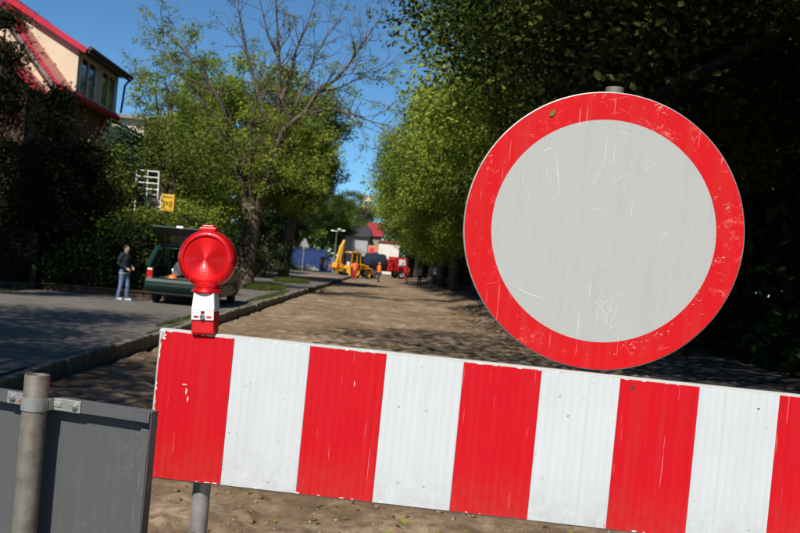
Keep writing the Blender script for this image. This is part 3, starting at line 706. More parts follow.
def barpost(px, py, name, parent, ytop, r=.0265, D=2.80):
    p = at(px, py, D); v = [(p.x, p.y, -.3), (p.x, p.y, ytop)]
    return p
def world_to(parent_mat, pts): inv = parent_mat.inverted(); return [inv @ Vector(p) for p in pts]
BM = Matrix.Translation(TL) @ BROT.to_4x4()
def boardpost(x):
    top = BM @ Vector((x, BT + .028, -.02)); bot = Vector((top.x, top.y, -.25))
    return MB().tube(world_to(BM, [bot, top]), .0262, 24)
xl = (at(198, 490, 2.8) - TL).dot(U)
boardpost(xl).build('post', 'galvanised', bar, smooth=True); boardpost(NS * SW - .25).build('post', 'galvanised', bar, smooth=True)
for x in (xl, NS * SW - .25):
    for z in (-.09, -BH + .09):
        MB().lathe([(.0285, -.016), (.031, -.016), (.031, .016), (.0285, .016)], 24, (x, BT + .029, z), (0, 0, 1), True).build('clamp', 'zinc_bolt', bar, smooth=True)

# round sign
SC = at(603, 231, 2.73); SR = 140 / 950 * 2.73
SM = Matrix.Translation(SC) @ BROT.to_4x4()
sg = empty('road_sign', SC, 'large round no-entry-for-vehicles sign, red ring and grey-white face', 'road sign'); sg.rotation_euler = BROT.to_euler()
AX = (0, -1, 0)
MB().lathe([(0.0001, -.001), (SR - .005, -.001), (SR - .0015, -.002), (SR, -.005), (SR, -.024), (SR - .012, -.024), (SR - .012, -.004), (.0001, -.004)], 128, (0, 0, 0), AX).build('plate', 'galvanised', sg, smooth=True)
MB().lathe([(SR * .797, -.0008), (SR * .797, .0003), (SR * .9905, .0003), (SR * .9905, -.0008)], 128, (0, 0, 0), AX, True).build('red_ring', 'sign_red', sg)
MB().lathe([(.0001, .0002), (SR * .7965, .0002), (SR * .7965, -.0008)], 128, (0, 0, 0), AX).build('white_face', 'sign_white', sg)
rs = np.random.RandomState(14); ch = MB()
def scratch(px, py, qx, qy, w=.0008, bend=.1, n=9, y=-.00042):
    p = np.array([(px - 603) / 950 * 2.73, (231 - py) / 950 * 2.73]); q = np.array([(qx - 603) / 950 * 2.73, (231 - qy) / 950 * 2.73])
    d = q - p; nn = np.array([-d[1], d[0]]); pts = []
    for i in range(n + 1):
        t = i / n; c_ = p + d * t + nn * bend * math.sin(math.pi * t) + rs.normal(size=2) * .0006; ww = .62 * w * rs.uniform(.35, 1.1) * math.sin(math.pi * min(.97, max(.06, t))) ** .5
        k = nn / (np.linalg.norm(nn) + 1e-9) * ww; pts.append((c_ - k, c_ + k))
    vs = [(a[0], y, a[1]) for pr in pts for a in pr]
    ch.add(vs, [(2 * i, 2 * i + 1, 2 * i + 3, 2 * i + 2) for i in range(n)])
for a in ((548, 158, 556, 200, .0012, .02), (534, 160, 546, 152, .0015, .1), (540, 170, 556, 198, .0007, -.1), (597, 132, 583, 195, .0010, .1), (585, 132, 640, 140, .0006, .1), (606, 185, 624, 172, .0012, .1), (612, 188, 622, 182, .0008, -.2), (618, 176, 620, 190, .0008, 0),
          (600, 300, 618, 326, .0008, .1), (515, 292, 552, 304, .0013, -.05), (628, 318, 606, 334, .0006, .1), (632, 290, 600, 318, .0007, -.1), (660, 240, 672, 222, .0006, .2), (520, 250, 560, 246, .0005, .1), (580, 210, 612, 216, .0006, .1), (640, 200, 690, 230, .0005, .1),
          (508, 190, 530, 240, .0004, .1), (560, 280, 640, 262, .0004, .05), (690, 190, 700, 250, .0004, -.1)): scratch(*a)
for k in range(16):
    x, y = rs.uniform(606, 626), rs.uniform(288, 316); scratch(x, y, x + rs.normal() * 3, y + rs.uniform(4, 14), .0007, .05, 5)
for k in range(10):
    x, y = rs.uniform(630, 648), rs.uniform(160, 166); scratch(x, y, x + rs.uniform(2, 6), y + rs.normal() * 2, .0009, .1, 4)
for k in range(55):
    a = rs.rand() * 6.283; r = rs.uniform(114, 137); x, y = 603 + r * math.cos(a), 231 + r * math.sin(a); scratch(x, y, x + rs.normal() * 5, y + rs.normal() * 4, .00022, .03, 4)
for (cx, cy, nn, sp) in ((660, 320, 60, 10), (690, 290, 26, 7), (702, 190, 20, 6), (725, 195, 10, 4), (648, 103, 22, 4), (593, 95, 16, 7), (640, 338, 26, 7), (718, 250, 14, 3), (480, 172, 10, 4)):
    for k in range(nn):
        x, y = cx + rs.normal() * sp, cy + rs.normal() * sp * .8
        if not (113 < math.hypot(x - 603, y - 231) < 137): continue
        scratch(x, y, x + rs.normal() * 1.2 + 1.0, y + rs.normal() * 1 - .5, .0011 * rs.uniform(.3, 1.2), .04, 3)
stuff(ch.build('scratch', 'scratch_grey', sg))
pt = at(614, 89, 2.80); off = SM.inverted() @ pt; off.y = .054
ptw = SM @ off
zbb = (BM @ Vector(((ptw - TL).dot(U), 0, -BH))).z
MB().tube(world_to(SM, [(ptw.x, ptw.y, zbb + .03), tuple(ptw)]), .0265, 28).build('post', 'galvanised_old', sg, smooth=True, bevel=.002)
for z in (-.2, .2): MB().box((off.x, .034, z), (.30, .022, .03)).build('bracket', 'galvanised', sg, bevel=.003)
# the leaf stuck on the ring
o = bpy.data.objects.new('stuck_leaf', lm); col.objects.link(o); q = SM @ Vector(((541 - 603) / 950 * 2.73, -.004, (231 - 118) / 950 * 2.73)); o.location = q
o.rotation_euler = (R(90), R(-60), 0); o.scale = (.026, .026, .012); tag(o, 'small green leaf stuck on the red ring of the round sign', 'leaf')

# warning lamp on the board
LB = at(201.5, 331, 2.735); lamp_x = (LB - TL).dot(U)
LW = BM @ Vector((lamp_x, BT / 2, .0)); k_ = 2.76 / 950
lp = empty('warning_lamp', LW, 'red round warning lamp with white collar on the striped board', 'lamp'); lp.rotation_euler = (BROT @ Matrix.Rotation(R(-3.4), 3, 'Y')).to_euler()
bx = MB().box((0, -.004, .030), (.067, .060, .069)); bx.build('battery_box', 'lamp_red', lp, bevel=.006)
c1 = MB()
def frustum(m, z0, z1, w0, d0, w1, d1, cx0=0, cx1=0, cy=-.004):
    m.add([(cx0 - w0, cy - d0, z0), (cx0 + w0, cy - d0, z0), (cx0 + w0, cy + d0, z0), (cx0 - w0, cy + d0, z0), (cx1 - w1, cy - d1, z1), (cx1 + w1, cy - d1, z1), (cx1 + w1, cy + d1, z1), (cx1 - w1, cy + d1, z1)],
          [(3, 2, 1, 0), (4, 5, 6, 7), (0, 1, 5, 4), (1, 2, 6, 5), (2, 3, 7, 6), (3, 0, 4, 7)]); return m
frustum(c1, .062, .118, .0345, .033, .030, .030).build('collar', 'lamp_white', lp, bevel=.004)
fl = MB(); fl.box((-.0190, -.0365, .052), (.028, .004, .030)); fl.box((.0190, -.0365, .052), (.028, .004, .030)); fl.box((0, -.0365, .0685), (.0665, .004, .012))
fl.build('collar_flap', 'lamp_white', lp, bevel=.0015)
for sx in (-1, 1): MB().box((sx * .019, -.0392, .047), (.013, .002, .005)).build('slot', 'lamp_red', lp)
MB().lathe([(.0001, .004), (.0075, .004), (.0085, 0)], 18, (0, -.039, .047), AX).build('screw', 'zinc_bolt', lp)
MB().box((0, -.0435, .047), (.011, .002, .002)).build('screw_slot', 'black', lp)
ZL = .214
MB().lathe([(.0001, .114), (.043, .114), (.045, .118), (.043, .124), (.036, .127), (.036, .131), (.040, .134), (.040, .142), (.030, .146), (.0001, .146)], 36).build('neck', 'lamp_lens', lp, smooth=True)
prof = []
for i in range(33):
    r = .0005 + i * .0020; prof.append((r, .031 - .010 * (r / .066) ** 2 + (.0011 if i % 2 else 0)))
full = prof + [(.0665, .024), (.0670, .0275), (.0725, .0275), (.079, .0225), (.0835, .015), (.0845, .004), (.0845, -.004), (.0835, -.015), (.079, -.0225), (.067, -.0275), (.060, -.022), (.0005, -.030)]
MB().lathe(full, 72, (0, -.004, ZL), AX).build('lens', 'lamp_lens', lp, smooth=True)
MB().lathe([(.0005, .010), (.012, .011), (.035, .013), (.062, .018), (.064, .016), (.012, .004), (.0005, .003)], 48, (0, -.004, ZL), AX).build('reflector', 'lamp_inner', lp, smooth=True)
MB().lathe([(.0005, .022), (.005, .020), (.006, .010), (.0005, .010)], 16, (0, -.004, ZL), AX).build('bulb', 'black', lp, smooth=True)
MB().box((0, -.004, ZL + .0865), (.050, .036, .010)).build('cap', 'lamp_red', lp, bevel=.003)
MB().box((0, -.004, ZL + .0945), (.034, .026, .007)).build('cap_knob', 'lamp_red', lp, bevel=.0025)
for a in (0, 180, 235, 305): MB().lathe([(.0005, .003), (.003, .003), (.0036, 0)], 10, (.0755 * math.cos(R(a)), -.0295, ZL + .0755 * math.sin(R(a))), AX).build('rivet', 'lamp_inner', lp)

# grey sheet seen from behind, clamped on a tube at the left edge
A = at(152.5, 412, 2.36); B = at(0, 390, 2.48)
PU = (A - B).normalized(); PN = Vector((PU.y, -PU.x, 0)).normalized(); PW = PN.cross(PU).normalized()
if PN.y > 0: PN = -PN
PW = Vector((0, 0, 1)) - PU * PU.z; PW.normalize(); PN = PU.cross(PW).normalized()
PR = Matrix((PU, -PN, PW)).transposed(); PMX = Matrix.Translation(A) @ PR.to_4x4()
pn = empty('sign_panel', A, 'dark grey folded sheet sign seen from behind on a tube post', 'sign'); pn.rotation_euler = PR.to_euler()
Wd, Hd, dp, lip = 1.15, .95, .028, .026
MB().box((-Wd / 2, dp, -Hd / 2), (Wd, .003, Hd)).build('sheet', 'sheet_grey', pn)
MB().box((-Wd / 2, dp / 2 - .002, -.0015), (Wd, dp, .003)).build('top_flange', 'sheet_grey', pn, bevel=.001)
MB().box((-Wd / 2 - .003, 0, -lip / 2 - .003), (Wd - .007, .0025, lip)).build('top_lip', 'sheet_grey', pn, bevel=.001)
MB().box((-.0015, dp / 2 - .002, -Hd / 2 - .004), (.003, dp, Hd)).build('side_flange', 'sheet_grey', pn, bevel=.001)
MB().box((-lip / 2 - .0035, .0006, -Hd / 2 - lip - .006), (lip - .003, .0025, Hd - lip)).build('side_lip', 'sheet_grey', pn, bevel=.001)
pp = at(26.5, 376, 2.37); pl = PMX.inverted() @ pp; px_ = pl.x; pr_ = .0305; py_ = -pr_ - .003
ptop = PMX @ Vector((px_, py_, pl.z)); pbot = Vector((ptop.x, ptop.y, -.25))
tb, tt = world_to(PMX, [pbot, ptop]); ax = (tt - tb).normalized(); Lp = (tt - tb).length
MB().lathe([(pr_, 0), (pr_, Lp - .003), (pr_ - .0008, Lp), (pr_ - .003, Lp), (pr_ - .0035, Lp - .002), (pr_ - .0035, Lp - .25), (.0005, Lp - .25)], 40, tb, ax).build('post', 'galvanised_old', pn, smooth=True)
cz = -.014
MB().lathe([(pr_ + .0004, -.0165), (pr_ + .0028, -.0165), (pr_ + .0028, .0165), (pr_ + .0004, .0165)], 40, (px_, py_, cz), (0, 0, 1), True).build('clamp_band', 'galvanised', pn, smooth=True)
for s, w in ((1, .078), (-1, .07)):
    br = MB(); xa = px_ + s * (pr_ + .004); br.box((xa + s * w / 2, -.0035, cz), (w, .003, .031)); br.box((xa - s * .002, -.014, cz), (.004, .020, .031)); br.box((xa + s * .012, -.006, cz), (.022, .004, .012))
    br.build('clamp_bracket', 'galvanised', pn, bevel=.0012)
    MB().lathe([(.0005, .009), (.005, .009), (.0052, .005), (.0095, .005), (.0095, 0)], 6, (xa + s * (w - .016), -.005, cz), AX).build('bolt', 'zinc_bolt', pn)
MB().lathe([(.0005, .016), (.0055, .016), (.0055, .006), (.0105, .006), (.0105, 0)], 6, (px_ - pr_ - .020, -.008, cz - .004), AX).build('rusty_bolt', 'rust', pn)

# ------------------------------------------------------------------ the green estate car with open tailgate
def wheel(name, parent, c, r, w, rimmat='steel_rim', side=1, axis='X'):
    e = empty(name, c); e.parent = parent
    AXW = (1, 0, 0)
    MB().lathe([(r * .62, -w / 2), (r * .9, -w / 2), (r, -w * .36), (r, w * .36), (r * .9, w / 2), (r * .62, w / 2), (r * .62, -w / 2)], 28, (0, 0, 0), AXW).build('tyre', 'rubber', e, smooth=True)
    MB().lathe([(.01, w * .30), (r * .15, w * .34), (r * .2, w * .2), (r * .5, w * .22), (r * .6, w * .42), (r * .635, w * .42), (r * .635, -w * .42), (r * .6, -w * .42), (r * .5, -w * .22), (.01, -w * .22)], 24, (0, 0, 0), AXW).build('rim', rimmat, e, smooth=True)
    return e
CP = at(178, 303, 23.7)
car = empty('parked_car', (CP.x, 23.7, PZ), 'dark green estate car with raised tailgate parked on the pavement', 'car')
def arc(cy, cz, r, a0, a1, n=9): return [(cy + r * math.cos(R(a0 + (a1 - a0) * i / n)), cz + r * math.sin(R(a0 + (a1 - a0) * i / n))) for i in range(n + 1)]
prof = [(.03, .36), (.0, .52), (.01, .70), (.03, .90), (1.6, .93), (2.95, .93), (3.75, .84), (4.12, .70), (4.2, .52), (4.17, .32), (3.9, .24)]
prof += arc(3.38, .30, .34, -10, 190) + [(2.9, .22), (1.25, .22)] + arc(.80, .30, .34, -10, 190) + [(.3, .26)]
for s in (-1, 1):
    poly = [Vector((s * .74, y, z)) for y, z in prof]
    MB().prism(poly, Vector((0, 0, 0)), Vector((s * .105, 0, 0))).build('body_side', 'car_green', car, bevel=.022)
    bars = [((.05, .84, .9), (.36, .70, 1.40), .075), ((.36, .70, 1.40), (2.28, .68, 1.43), .05), ((2.28, .68, 1.43), (3.02, .80, .93), .045), ((1.02, .82, .92), (1.06, .70, 1.41), .035), ((1.95, .82, .93), (1.88, .69, 1.42), .035)]
    for a, b, w in bars:
        MB().tube([(s * a[1], a[0], a[2]), (s * b[1], b[0], b[2])], w, 8).build('pillar', 'car_green', car, smooth=True)
    for (a, b, c, d) in (((.16, .90), (.40, 1.38), (1.03, 1.39), (1.0, .91)), ((1.06, .91), (1.10, 1.39), (1.86, 1.40), (1.92, .92)), ((1.99, .92), (1.92, 1.40), (2.26, 1.41), (2.92, .93))):
        q = [Vector((s * (.815 if z < 1 else .70), y, z)) for y, z in (a, b, c, d)]
        MB().prism(q, Vector((0, 0, 0)), Vector((-s * .006, 0, 0))).build('side_window', 'car_glass', car)
    MB().box((s * .93, 2.72, .98), (.16, .09, .13)).build('mirror', 'car_green', car, bevel=.03)
    MB().box((s * .853, 1.9, .55), (.018, 3.0, .07)).build('side_moulding', 'car_trim', car, bevel=.006)
    MB().box((s * .852, 1.45, .80), (.02, .17, .035)).build('door_handle', 'car_trim', car, bevel=.008)
    MB().tube([(s * .60, .55, 1.49), (s * .60, 2.1, 1.50)], .018, 8).build('roof_rail', 'car_trim', car)
    MB().box((s * .755, -.012, .74), (.15, .09, .25)).build('tail_light', 'tail_red', car, bevel=.02)
    MB().box((s * .60, 4.15, .64), (.34, .12, .15)).build('headlight', 'plate_white', car, bevel=.03)
rf = MB(); st = [(.28, .66, 1.41), (.36, .69, 1.44), (1.2, .69, 1.475), (2.1, .67, 1.46), (2.36, .64, 1.42)]
vs = []; fs = []
for y, w, z in st:
    for k in range(9):
        t = -1 + k / 4; vs.append((w * t, y, z - .05 * abs(t) ** 3))
for i in range(len(st) - 1):
    for k in range(8): fs.append((i * 9 + k, i * 9 + k + 1, (i + 1) * 9 + k + 1, (i + 1) * 9 + k))
o = rf.add(vs, fs).build('roof', 'car_green', car, smooth='all'); md = o.modifiers.new('thick', 'SOLIDIFY'); md.thickness = .03
MB().prism([Vector((0, 2.95, .90)), Vector((0, 3.75, .81)), Vector((0, 4.13, .68)), Vector((0, 4.10, .60)), Vector((0, 2.95, .80))], Vector((-.77, 0, 0)), Vector((.77, 0, 0))).build('bonnet', 'car_green', car, bevel=.03)
MB().prism([Vector((0, 2.30, 1.41)), Vector((0, 2.98, .92)), Vector((0, 2.975, .91)), Vector((0, 2.292, 1.402))], Vector((-.66, 0, 0)), Vector((.66, 0, 0))).build('windscreen', 'car_glass', car)
bp = [(-.10, .36), (-.135, .42), (-.14, .55), (-.115, .62), (-.03, .655), (.10, .655), (.10, .33), (-.05, .31)]
MB().prism([Vector((0, y, z)) for y, z in bp], Vector((-.845, 0, 0)), Vector((.845, 0, 0))).build('rear_bumper', 'car_green', car, bevel=.03)
MB().box((0, -.146, .475), (1.50, .012, .05)).build('bumper_strip', 'car_trim', car, bevel=.004)
MB().box((0, .03, .29), (1.5, .12, .08)).build('rear_skirt', 'car_trim', car, bevel=.01)
MB().box((0, 4.17, .42), (1.64, .14, .28)).build('front_bumper', 'car_green', car, bevel=.04)
MB().box((0, 4.15, .62), (.8, .06, .09)).build('grille', 'car_trim', car)
MB().box((0, 2.1, .24), (1.46, 3.9, .05)).build('underbody', 'car_trim', car)
MB().box((0, .80, .585), (1.44, 1.36, .03)).build('load_floor', 'car_trim', car)
MB().box((0, 1.52, .86), (1.36, .12, .58)).build('rear_seat', 'car_trim', car, bevel=.04)
for s in (-1, 1):
    MB().box((s * .36, 2.05, .82), (.48, .12, .68)).build('front_seat', 'car_trim', car, bevel=.04)
    MB().box((s * .72, .55, .74), (.03, .95, .34)).build('side_trim', 'car_trim', car)
MB().box((0, 2.86, .80), (1.4, .25, .2)).build('dashboard', 'car_trim', car, bevel=.03)
for y in (.80, 3.38):
    for s in (-1, 1): wheel('wheel', car, (s * .745, y, .295), .295, .18)
# tailgate swung up about the roof edge
tg = empty('tailgate', (0, .32, 1.43)); tg.parent = car; tg.rotation_euler = (R(-34), 0, 0)
fr = MB()
o = MB()
def strip(m, pts, th=.035):
    q = [Vector(p) for p in pts]; return m.prism(q, Vector((0, 0, 0)), Vector((0, 0, th)))
strip(fr, [(-.62, 0, 0), (.62, 0, 0), (.62, -.07, 0), (-.62, -.07, 0)]); strip(fr, [(-.62, -.07, 0), (-.55, -.07, 0), (-.61, -.52, 0), (-.70, -.52, 0)])
strip(fr, [(.55, -.07, 0), (.62, -.07, 0), (.70, -.52, 0), (.61, -.52, 0)]); strip(fr, [(-.70, -.52, 0), (.70, -.52, 0), (.73, -.66, -.02), (-.73, -.66, -.02)])
strip(fr, [(-.73, -.66, -.02), (.73, -.66, -.02), (.66, -.98, -.10), (-.66, -.98, -.10)], .05)
fr.build('gate_frame', 'car_green', tg, bevel=.006)
MB().prism([Vector((-.55, -.07, .018)), Vector((.55, -.07, .018)), Vector((.61, -.52, .018)), Vector((-.61, -.52, .018))], Vector((0, 0, 0)), Vector((0, 0, .006))).build('rear_window', 'car_glass', tg)
MB().box((0, -.80, -.075), (1.1, .26, .03)).build('gate_lining', 'car_trim', tg, bevel=.01)
MB().box((0, -.985, -.06), (.16, .02, .06)).build('gate_highlight', 'plate_white', tg, bevel=.005)  # white box standing in for a bright highlight on the gate edge
MB().tube([(.52, -.03, .0), (.52, -.30, -.16)], .012, 6).build('wiper_strut', 'car_trim', tg)
# load in the boot
cx, cy = CP.x, 23.7
e = empty('silver_tub', (cx + .02, cy + .48, PZ + .60), 'shiny silver tub tipped on its side in the car boot', 'tub')
a = Vector((-.45, -.75, .42)).normalized()
MB().lathe([(.005, 0), (.15, 0), (.20, .26), (.215, .27), (.215, .275), (.195, .262), (.146, .012), (.005, .012)], 32, (0.0, 0, .20), a).build('tub_shell', 'silver', e, smooth=True)
e = empty('orange_helmet', (cx - .24, cy + .22, PZ + .60), 'orange safety helmet lying in the car boot', 'helmet')
MB().lathe([(.135, 0), (.13, .01), (.122, .04), (.105, .09), (.07, .13), (.03, .147), (.0005, .15)], 24).build('shell', 'orange_plastic', e, smooth=True)
MB().lathe([(.135, -.004), (.155, -.006), (.155, .004), (.12, .01)], 24, closed=True).build('brim', 'orange_plastic', e, smooth=True)
e = tag(MB().box((cx + .38, cy + .40, PZ + .60 + .24), (.24, .22, .48), .12).build('plywood_box', 'plywood', bevel=.006), 'upright tan plywood box standing in the car boot', 'box')
rs = np.random.RandomState(3); xs = np.linspace(-.55, .55, 30); ys = np.linspace(-.12, .5, 20); X, Y = np.meshgrid(xs, ys)
Zb = .006 + .07 * vnoise(X * 6 + 8, Y * 6 + 8, 21) + .035 * vnoise(X * 17 + 40, Y * 17 + 40, 22); Zb *= np.clip(1.2 - (np.abs(X) / .56) ** 4, .08, 1)
idx = np.arange(600).reshape(20, 30); fc = np.stack([idx[:-1, :-1], idx[:-1, 1:], idx[1:, 1:], idx[1:, :-1]], -1).reshape(-1, 4)
o = link('blanket', npmesh('blanket', np.stack([X, Y, Zb], -1).reshape(-1, 3), fc), 'blanket', smooth='all', loc=(cx - .08, cy + .13, PZ + .603)); tag(o, 'crumpled dark blanket spread over the boot floor', 'blanket')
md = o.modifiers.new('thick', 'SOLIDIFY'); md.thickness = .008

# ------------------------------------------------------------------ people
def capsule(m, p, q, r1, r2, n=12):
    p = Vector(p); q = Vector(q); m.tube([p, q], [r1, r2], n); m.sphere(p, r1 * .998, n, 8); m.sphere(q, r2 * .998, n, 8)
def remeshed(m, name, material, parent, vox, smooth=6):
    me = bpy.data.meshes.new(name); me.from_pydata([tuple(p) for p in m.v], [], m.f)
    bm = bmesh.new(); bm.from_mesh(me); bmesh.ops.recalc_face_normals(bm, faces=bm.faces); bm.to_mesh(me); bm.free()
    o = link(name, me, material, parent)
    r = o.modifiers.new('remesh', 'REMESH'); r.mode = 'VOXEL'; r.voxel_size = vox; r.use_smooth_shade = True
    s = o.modifiers.new('smooth', 'SMOOTH'); s.iterations = smooth; s.factor = .5
    return o
def person(loc, rz, H, label, top, legs, shoes='black', arms=None, stride=.06, vest=None, hairm='hair', bend=0., vox=.018, helmet=None, collar=None, jacket_len=.9, group=None, sleeves=True):
    """faces -Y before rotation; arms = (left elbow, left hand, right elbow, right hand) offsets"""
    e = empty('person', loc, label, 'person', group, rz); k = H / 1.75; e.scale = (k, k, k)
    hipL, hipR = Vector((.09, 0, .92)), Vector((-.09, 0, .92)); st = stride
    kL, kR = Vector((.10, -st * .6 - .02, .50)), Vector((-.10, st * .3 - .02, .50)); aL, aR = Vector((.105, -st, .085)), Vector((-.105, st, .085))
    chest = Vector((0, -bend * .28, 1.30)); neck = Vector((0, -bend * .42 + .0, 1.49)); head = Vector((0, -bend * .55 - .015, 1.635))
    sL = Vector((.185, -bend * .36, 1.425)); sR = Vector((-.185, -bend * .36, 1.425))
    if arms is None: arms = ((.25, .02, 1.15), (.25, -.10, .92), (-.25, .02, 1.15), (-.25, -.10, .92))
    eL, hL, eR, hR = [Vector(a) for a in arms]
    b = MB()
    def torso(m, g):
        m.sphere((0, 0, .96), 1, 14, 10, (.165 + g, .115 + g, .14 + g)); m.sphere((0, -bend * .12, 1.12), 1, 14, 10, (.15 + g, .105 + g, .20)); m.sphere(chest, 1, 14, 10, (.175 + g, .118 + g, .20 + g))
        capsule(m, sL + Vector((-.02, 0, 0)), sR + Vector((.02, 0, 0)), .068 + g, .068 + g)
    def arm(m, s, el, h, g, end=1.):
        capsule(m, s, el, .055 + g, .043 + g); capsule(m, el, el.lerp(h, end), .042 + g, .030 + g)
    def leg(m, h, kn, an, g, end=1.):
        capsule(m, h, kn, .088 + g, .058 + g); capsule(m, kn, kn.lerp(an, end), .056 + g, .042 + g)
    torso(b, 0); capsule(b, neck - Vector((0, 0, .05)), head - Vector((0, 0, .06)), .055, .052)
    b.sphere(head, 1, 16, 12, (.074, .090, .112)); b.sphere(head + Vector((0, -.025, -.065)), 1, 12, 8, (.052, .058, .050))
    capsule(b, head + Vector((0, -.082, .012)), head + Vector((0, -.100, -.022)), .010, .014, 8)
    for s in (-1, 1): b.sphere(head + Vector((s * .077, .008, -.008)), 1, 8, 6, (.012, .022, .032))
    for s, el, h in ((sL, eL, hL), (sR, eR, hR)):
        arm(b, s, el, h, 0); d = (h - el).normalized(); sd = 1 if s.x > 0 else -1
        lat = d.cross(Vector((sd, 0, 0))); lat = lat.normalized() if lat.length > .1 else Vector((0, 1, 0)); pal = h + d * .05
        capsule(b, h, h + d * .085, .032, .036, 8)
        for i, l in enumerate((.062, .075, .070, .055)):
            o0 = h + d * .085 + lat * (i - 1.5) * .021; o1 = o0 + d * l * .6; capsule(b, o0, o1, .0105, .010, 6); capsule(b, o1, o1 + (d - Vector((sd * .6, 0, 0))).normalized() * l * .45, .010, .009, 6)
        capsule(b, h + d * .03 + lat * -.03, h + d * .085 + lat * -.062, .012, .010, 6)
    leg(b, hipL, kL, aL, 0); leg(b, hipR, kR, aR, 0)
    for an in (aL, aR): capsule(b, an + Vector((0, .02, -.045)), an + Vector((0, -.15, -.052)), .036, .03)
    remeshed(b, 'body', 'skin', e, vox * .7 if vox > .02 else .011, 3)
    t = MB(); leg(t, hipL, kL, aL, .018, .97); leg(t, hipR, kR, aR, .018, .97); t.sphere((0, 0, .94), 1, 14, 10, (.178, .128, .125)); remeshed(t, 'trousers', legs, e, vox)
    j = MB(); torso(j, .018)
    if sleeves: arm(j, sL, eL, hL, .016, .97); arm(j, sR, eR, hR, .016, .97)
    else:
        capsule(j, sL, sL.lerp(eL, .7), .073, .066); capsule(j, sR, sR.lerp(eR, .7), .073, .066)
    capsule(j, neck - Vector((0, 0, .06)), neck + Vector((0, 0, .01)), .075, .066); remeshed(j, 'jacket' if sleeves else 'shirt', top, e, vox)
    if vest:
        w = MB(); torso(w, .030); remeshed(w, 'vest', vest, e, vox)
    if collar:
        MB().lathe([(.070, -.03), (.080, -.01), (.074, .025), (.066, .025)], 16, neck + Vector((0, .004, -.005)), (0, -.15, 1), True).build('collar', collar, e, smooth=True)
        MB().lathe([(.196, -.015), (.199, -.014), (.199, .016), (.196, .017)], 20, (0, 0, .865), (0, 0, 1), True).build('hem', collar, e, smooth=True).scale = (1, .76, 1)
    for an in (aL, aR):
        s = MB(); capsule(s, an + Vector((0, .03, -.042)), an + Vector((0, -.16, -.050)), .046, .040); s.box(an + Vector((0, -.065, -.078)), (.088, .27, .02)); remeshed(s, 'shoe', shoes, e, .012)
    for s in (-1, 1): MB().sphere(head + Vector((s * .030, -.080, .010)), .010, 8, 6).build('eye', 'black', e, smooth=True)
    MB().box(head + Vector((0, -.087, -.062)), (.045, .012, .007)).build('mouth', 'cloth_red', e, bevel=.002)
    h = MB(); h.sphere(head + Vector((0, .016, .022)), 1, 18, 12, (.083, .092, .106))
    if helmet:
        MB().lathe([(.115, 0), (.108, .05), (.08, .10), (.04, .122), (.0005, .126)], 20, head + Vector((0, 0, .03))).build('helmet', helmet, e, smooth=True)
    else: h.build('hair', hairm, e, smooth='all')
    return e
mp_ = on(122, 300, PZ)
person((mp_.x, mp_.y, PZ + .0), R(62), 1.38, 'person in dark jacket and blue jeans standing beside the open car', 'cloth_navy', 'cloth_jeans', 'shoe_pale', ((.25, .03, 1.16), (.14, -.20, 1.05), (-.24, .05, 1.16), (-.16, -.22, 1.02)), .09, collar='cloth_pale', vox=.016)
w1 = on(354, 279.5, RZ); person((w1.x, w1.y, RZ), R(200), 1.72, 'worker in orange jacket and red trousers in front of the digger', 'cloth_orange', 'cloth_red', 'black', ((.27, -.06, 1.15), (.20, -.30, 1.05), (-.27, -.06, 1.15), (-.18, -.30, 1.02)), .12, vox=.026, bend=.25, hairm='hair')
w2 = on(378, 282, RZ); person((w2.x, w2.y, RZ), R(120), 1.74, 'worker in orange vest and dark trousers standing right of the digger', 'cloth_orange', 'cloth_dark', 'black', None, .05, vest='cloth_orange', vox=.026, helmet='orange_plastic')
w3 = on(419, 285, RZ); person((w3.x, w3.y, RZ), R(20), 1.72, 'left person of the shaded pair in white shirts under the avenue', 'cloth_pale', 'cloth_dark', 'black', None, .08, vox=.026, sleeves=False)
w4 = on(434, 285, PZ); person((w4.x, w4.y, PZ), R(-30), 1.72, 'right person of the shaded pair in white shirts under the avenue', 'cloth_pale', 'cloth_dark', 'black', None, .06, vox=.026, sleeves=False)
w5 = on(406, 283, RZ); person((w5.x, w5.y, RZ), R(160), 1.74, 'worker in red clothes standing in shade right of the red truck', 'cloth_red', 'cloth_red', 'black', None, .08, vox=.026)

# ------------------------------------------------------------------ house with dormer
YG = 32.0
E0 = at(57, 87, YG); E1 = at(0, 8, YG); SL = (E1.z - E0.z) / (E0.x - E1.x)          # eave corner, rake slope
YD = 33.8; D0 = at(76, 86, YD); XD = D0.x; ZT = at(80, 49, YD).z; q = at(10, 3, YD); SD = (q.z - ZT) / (XD - q.x)
YE = 38.7; YR = 39.2; xe, ze = E0.x, E0.z; zrf = ze + (xe - XD) * SL; XR = XD - (ZT - zrf) / max(.2, SL - SD) - .35; ZR = ze + (xe - XR) * SL; ZB = 2.3
hs = empty('house', (xe - 5, YG, ZB), 'cream plastered house with red metal roof trim and shed dormer', 'house')
def HP(p): return Vector(p) - Vector((xe - 5, YG, ZB))
def hb(name, m, material, parent=hs, **k):
    m.v = [tuple(HP(p)) if parent is hs else tuple(HP(p)) for p in m.v]; return m.build(name, material, parent, **k)
WX = xe - .28
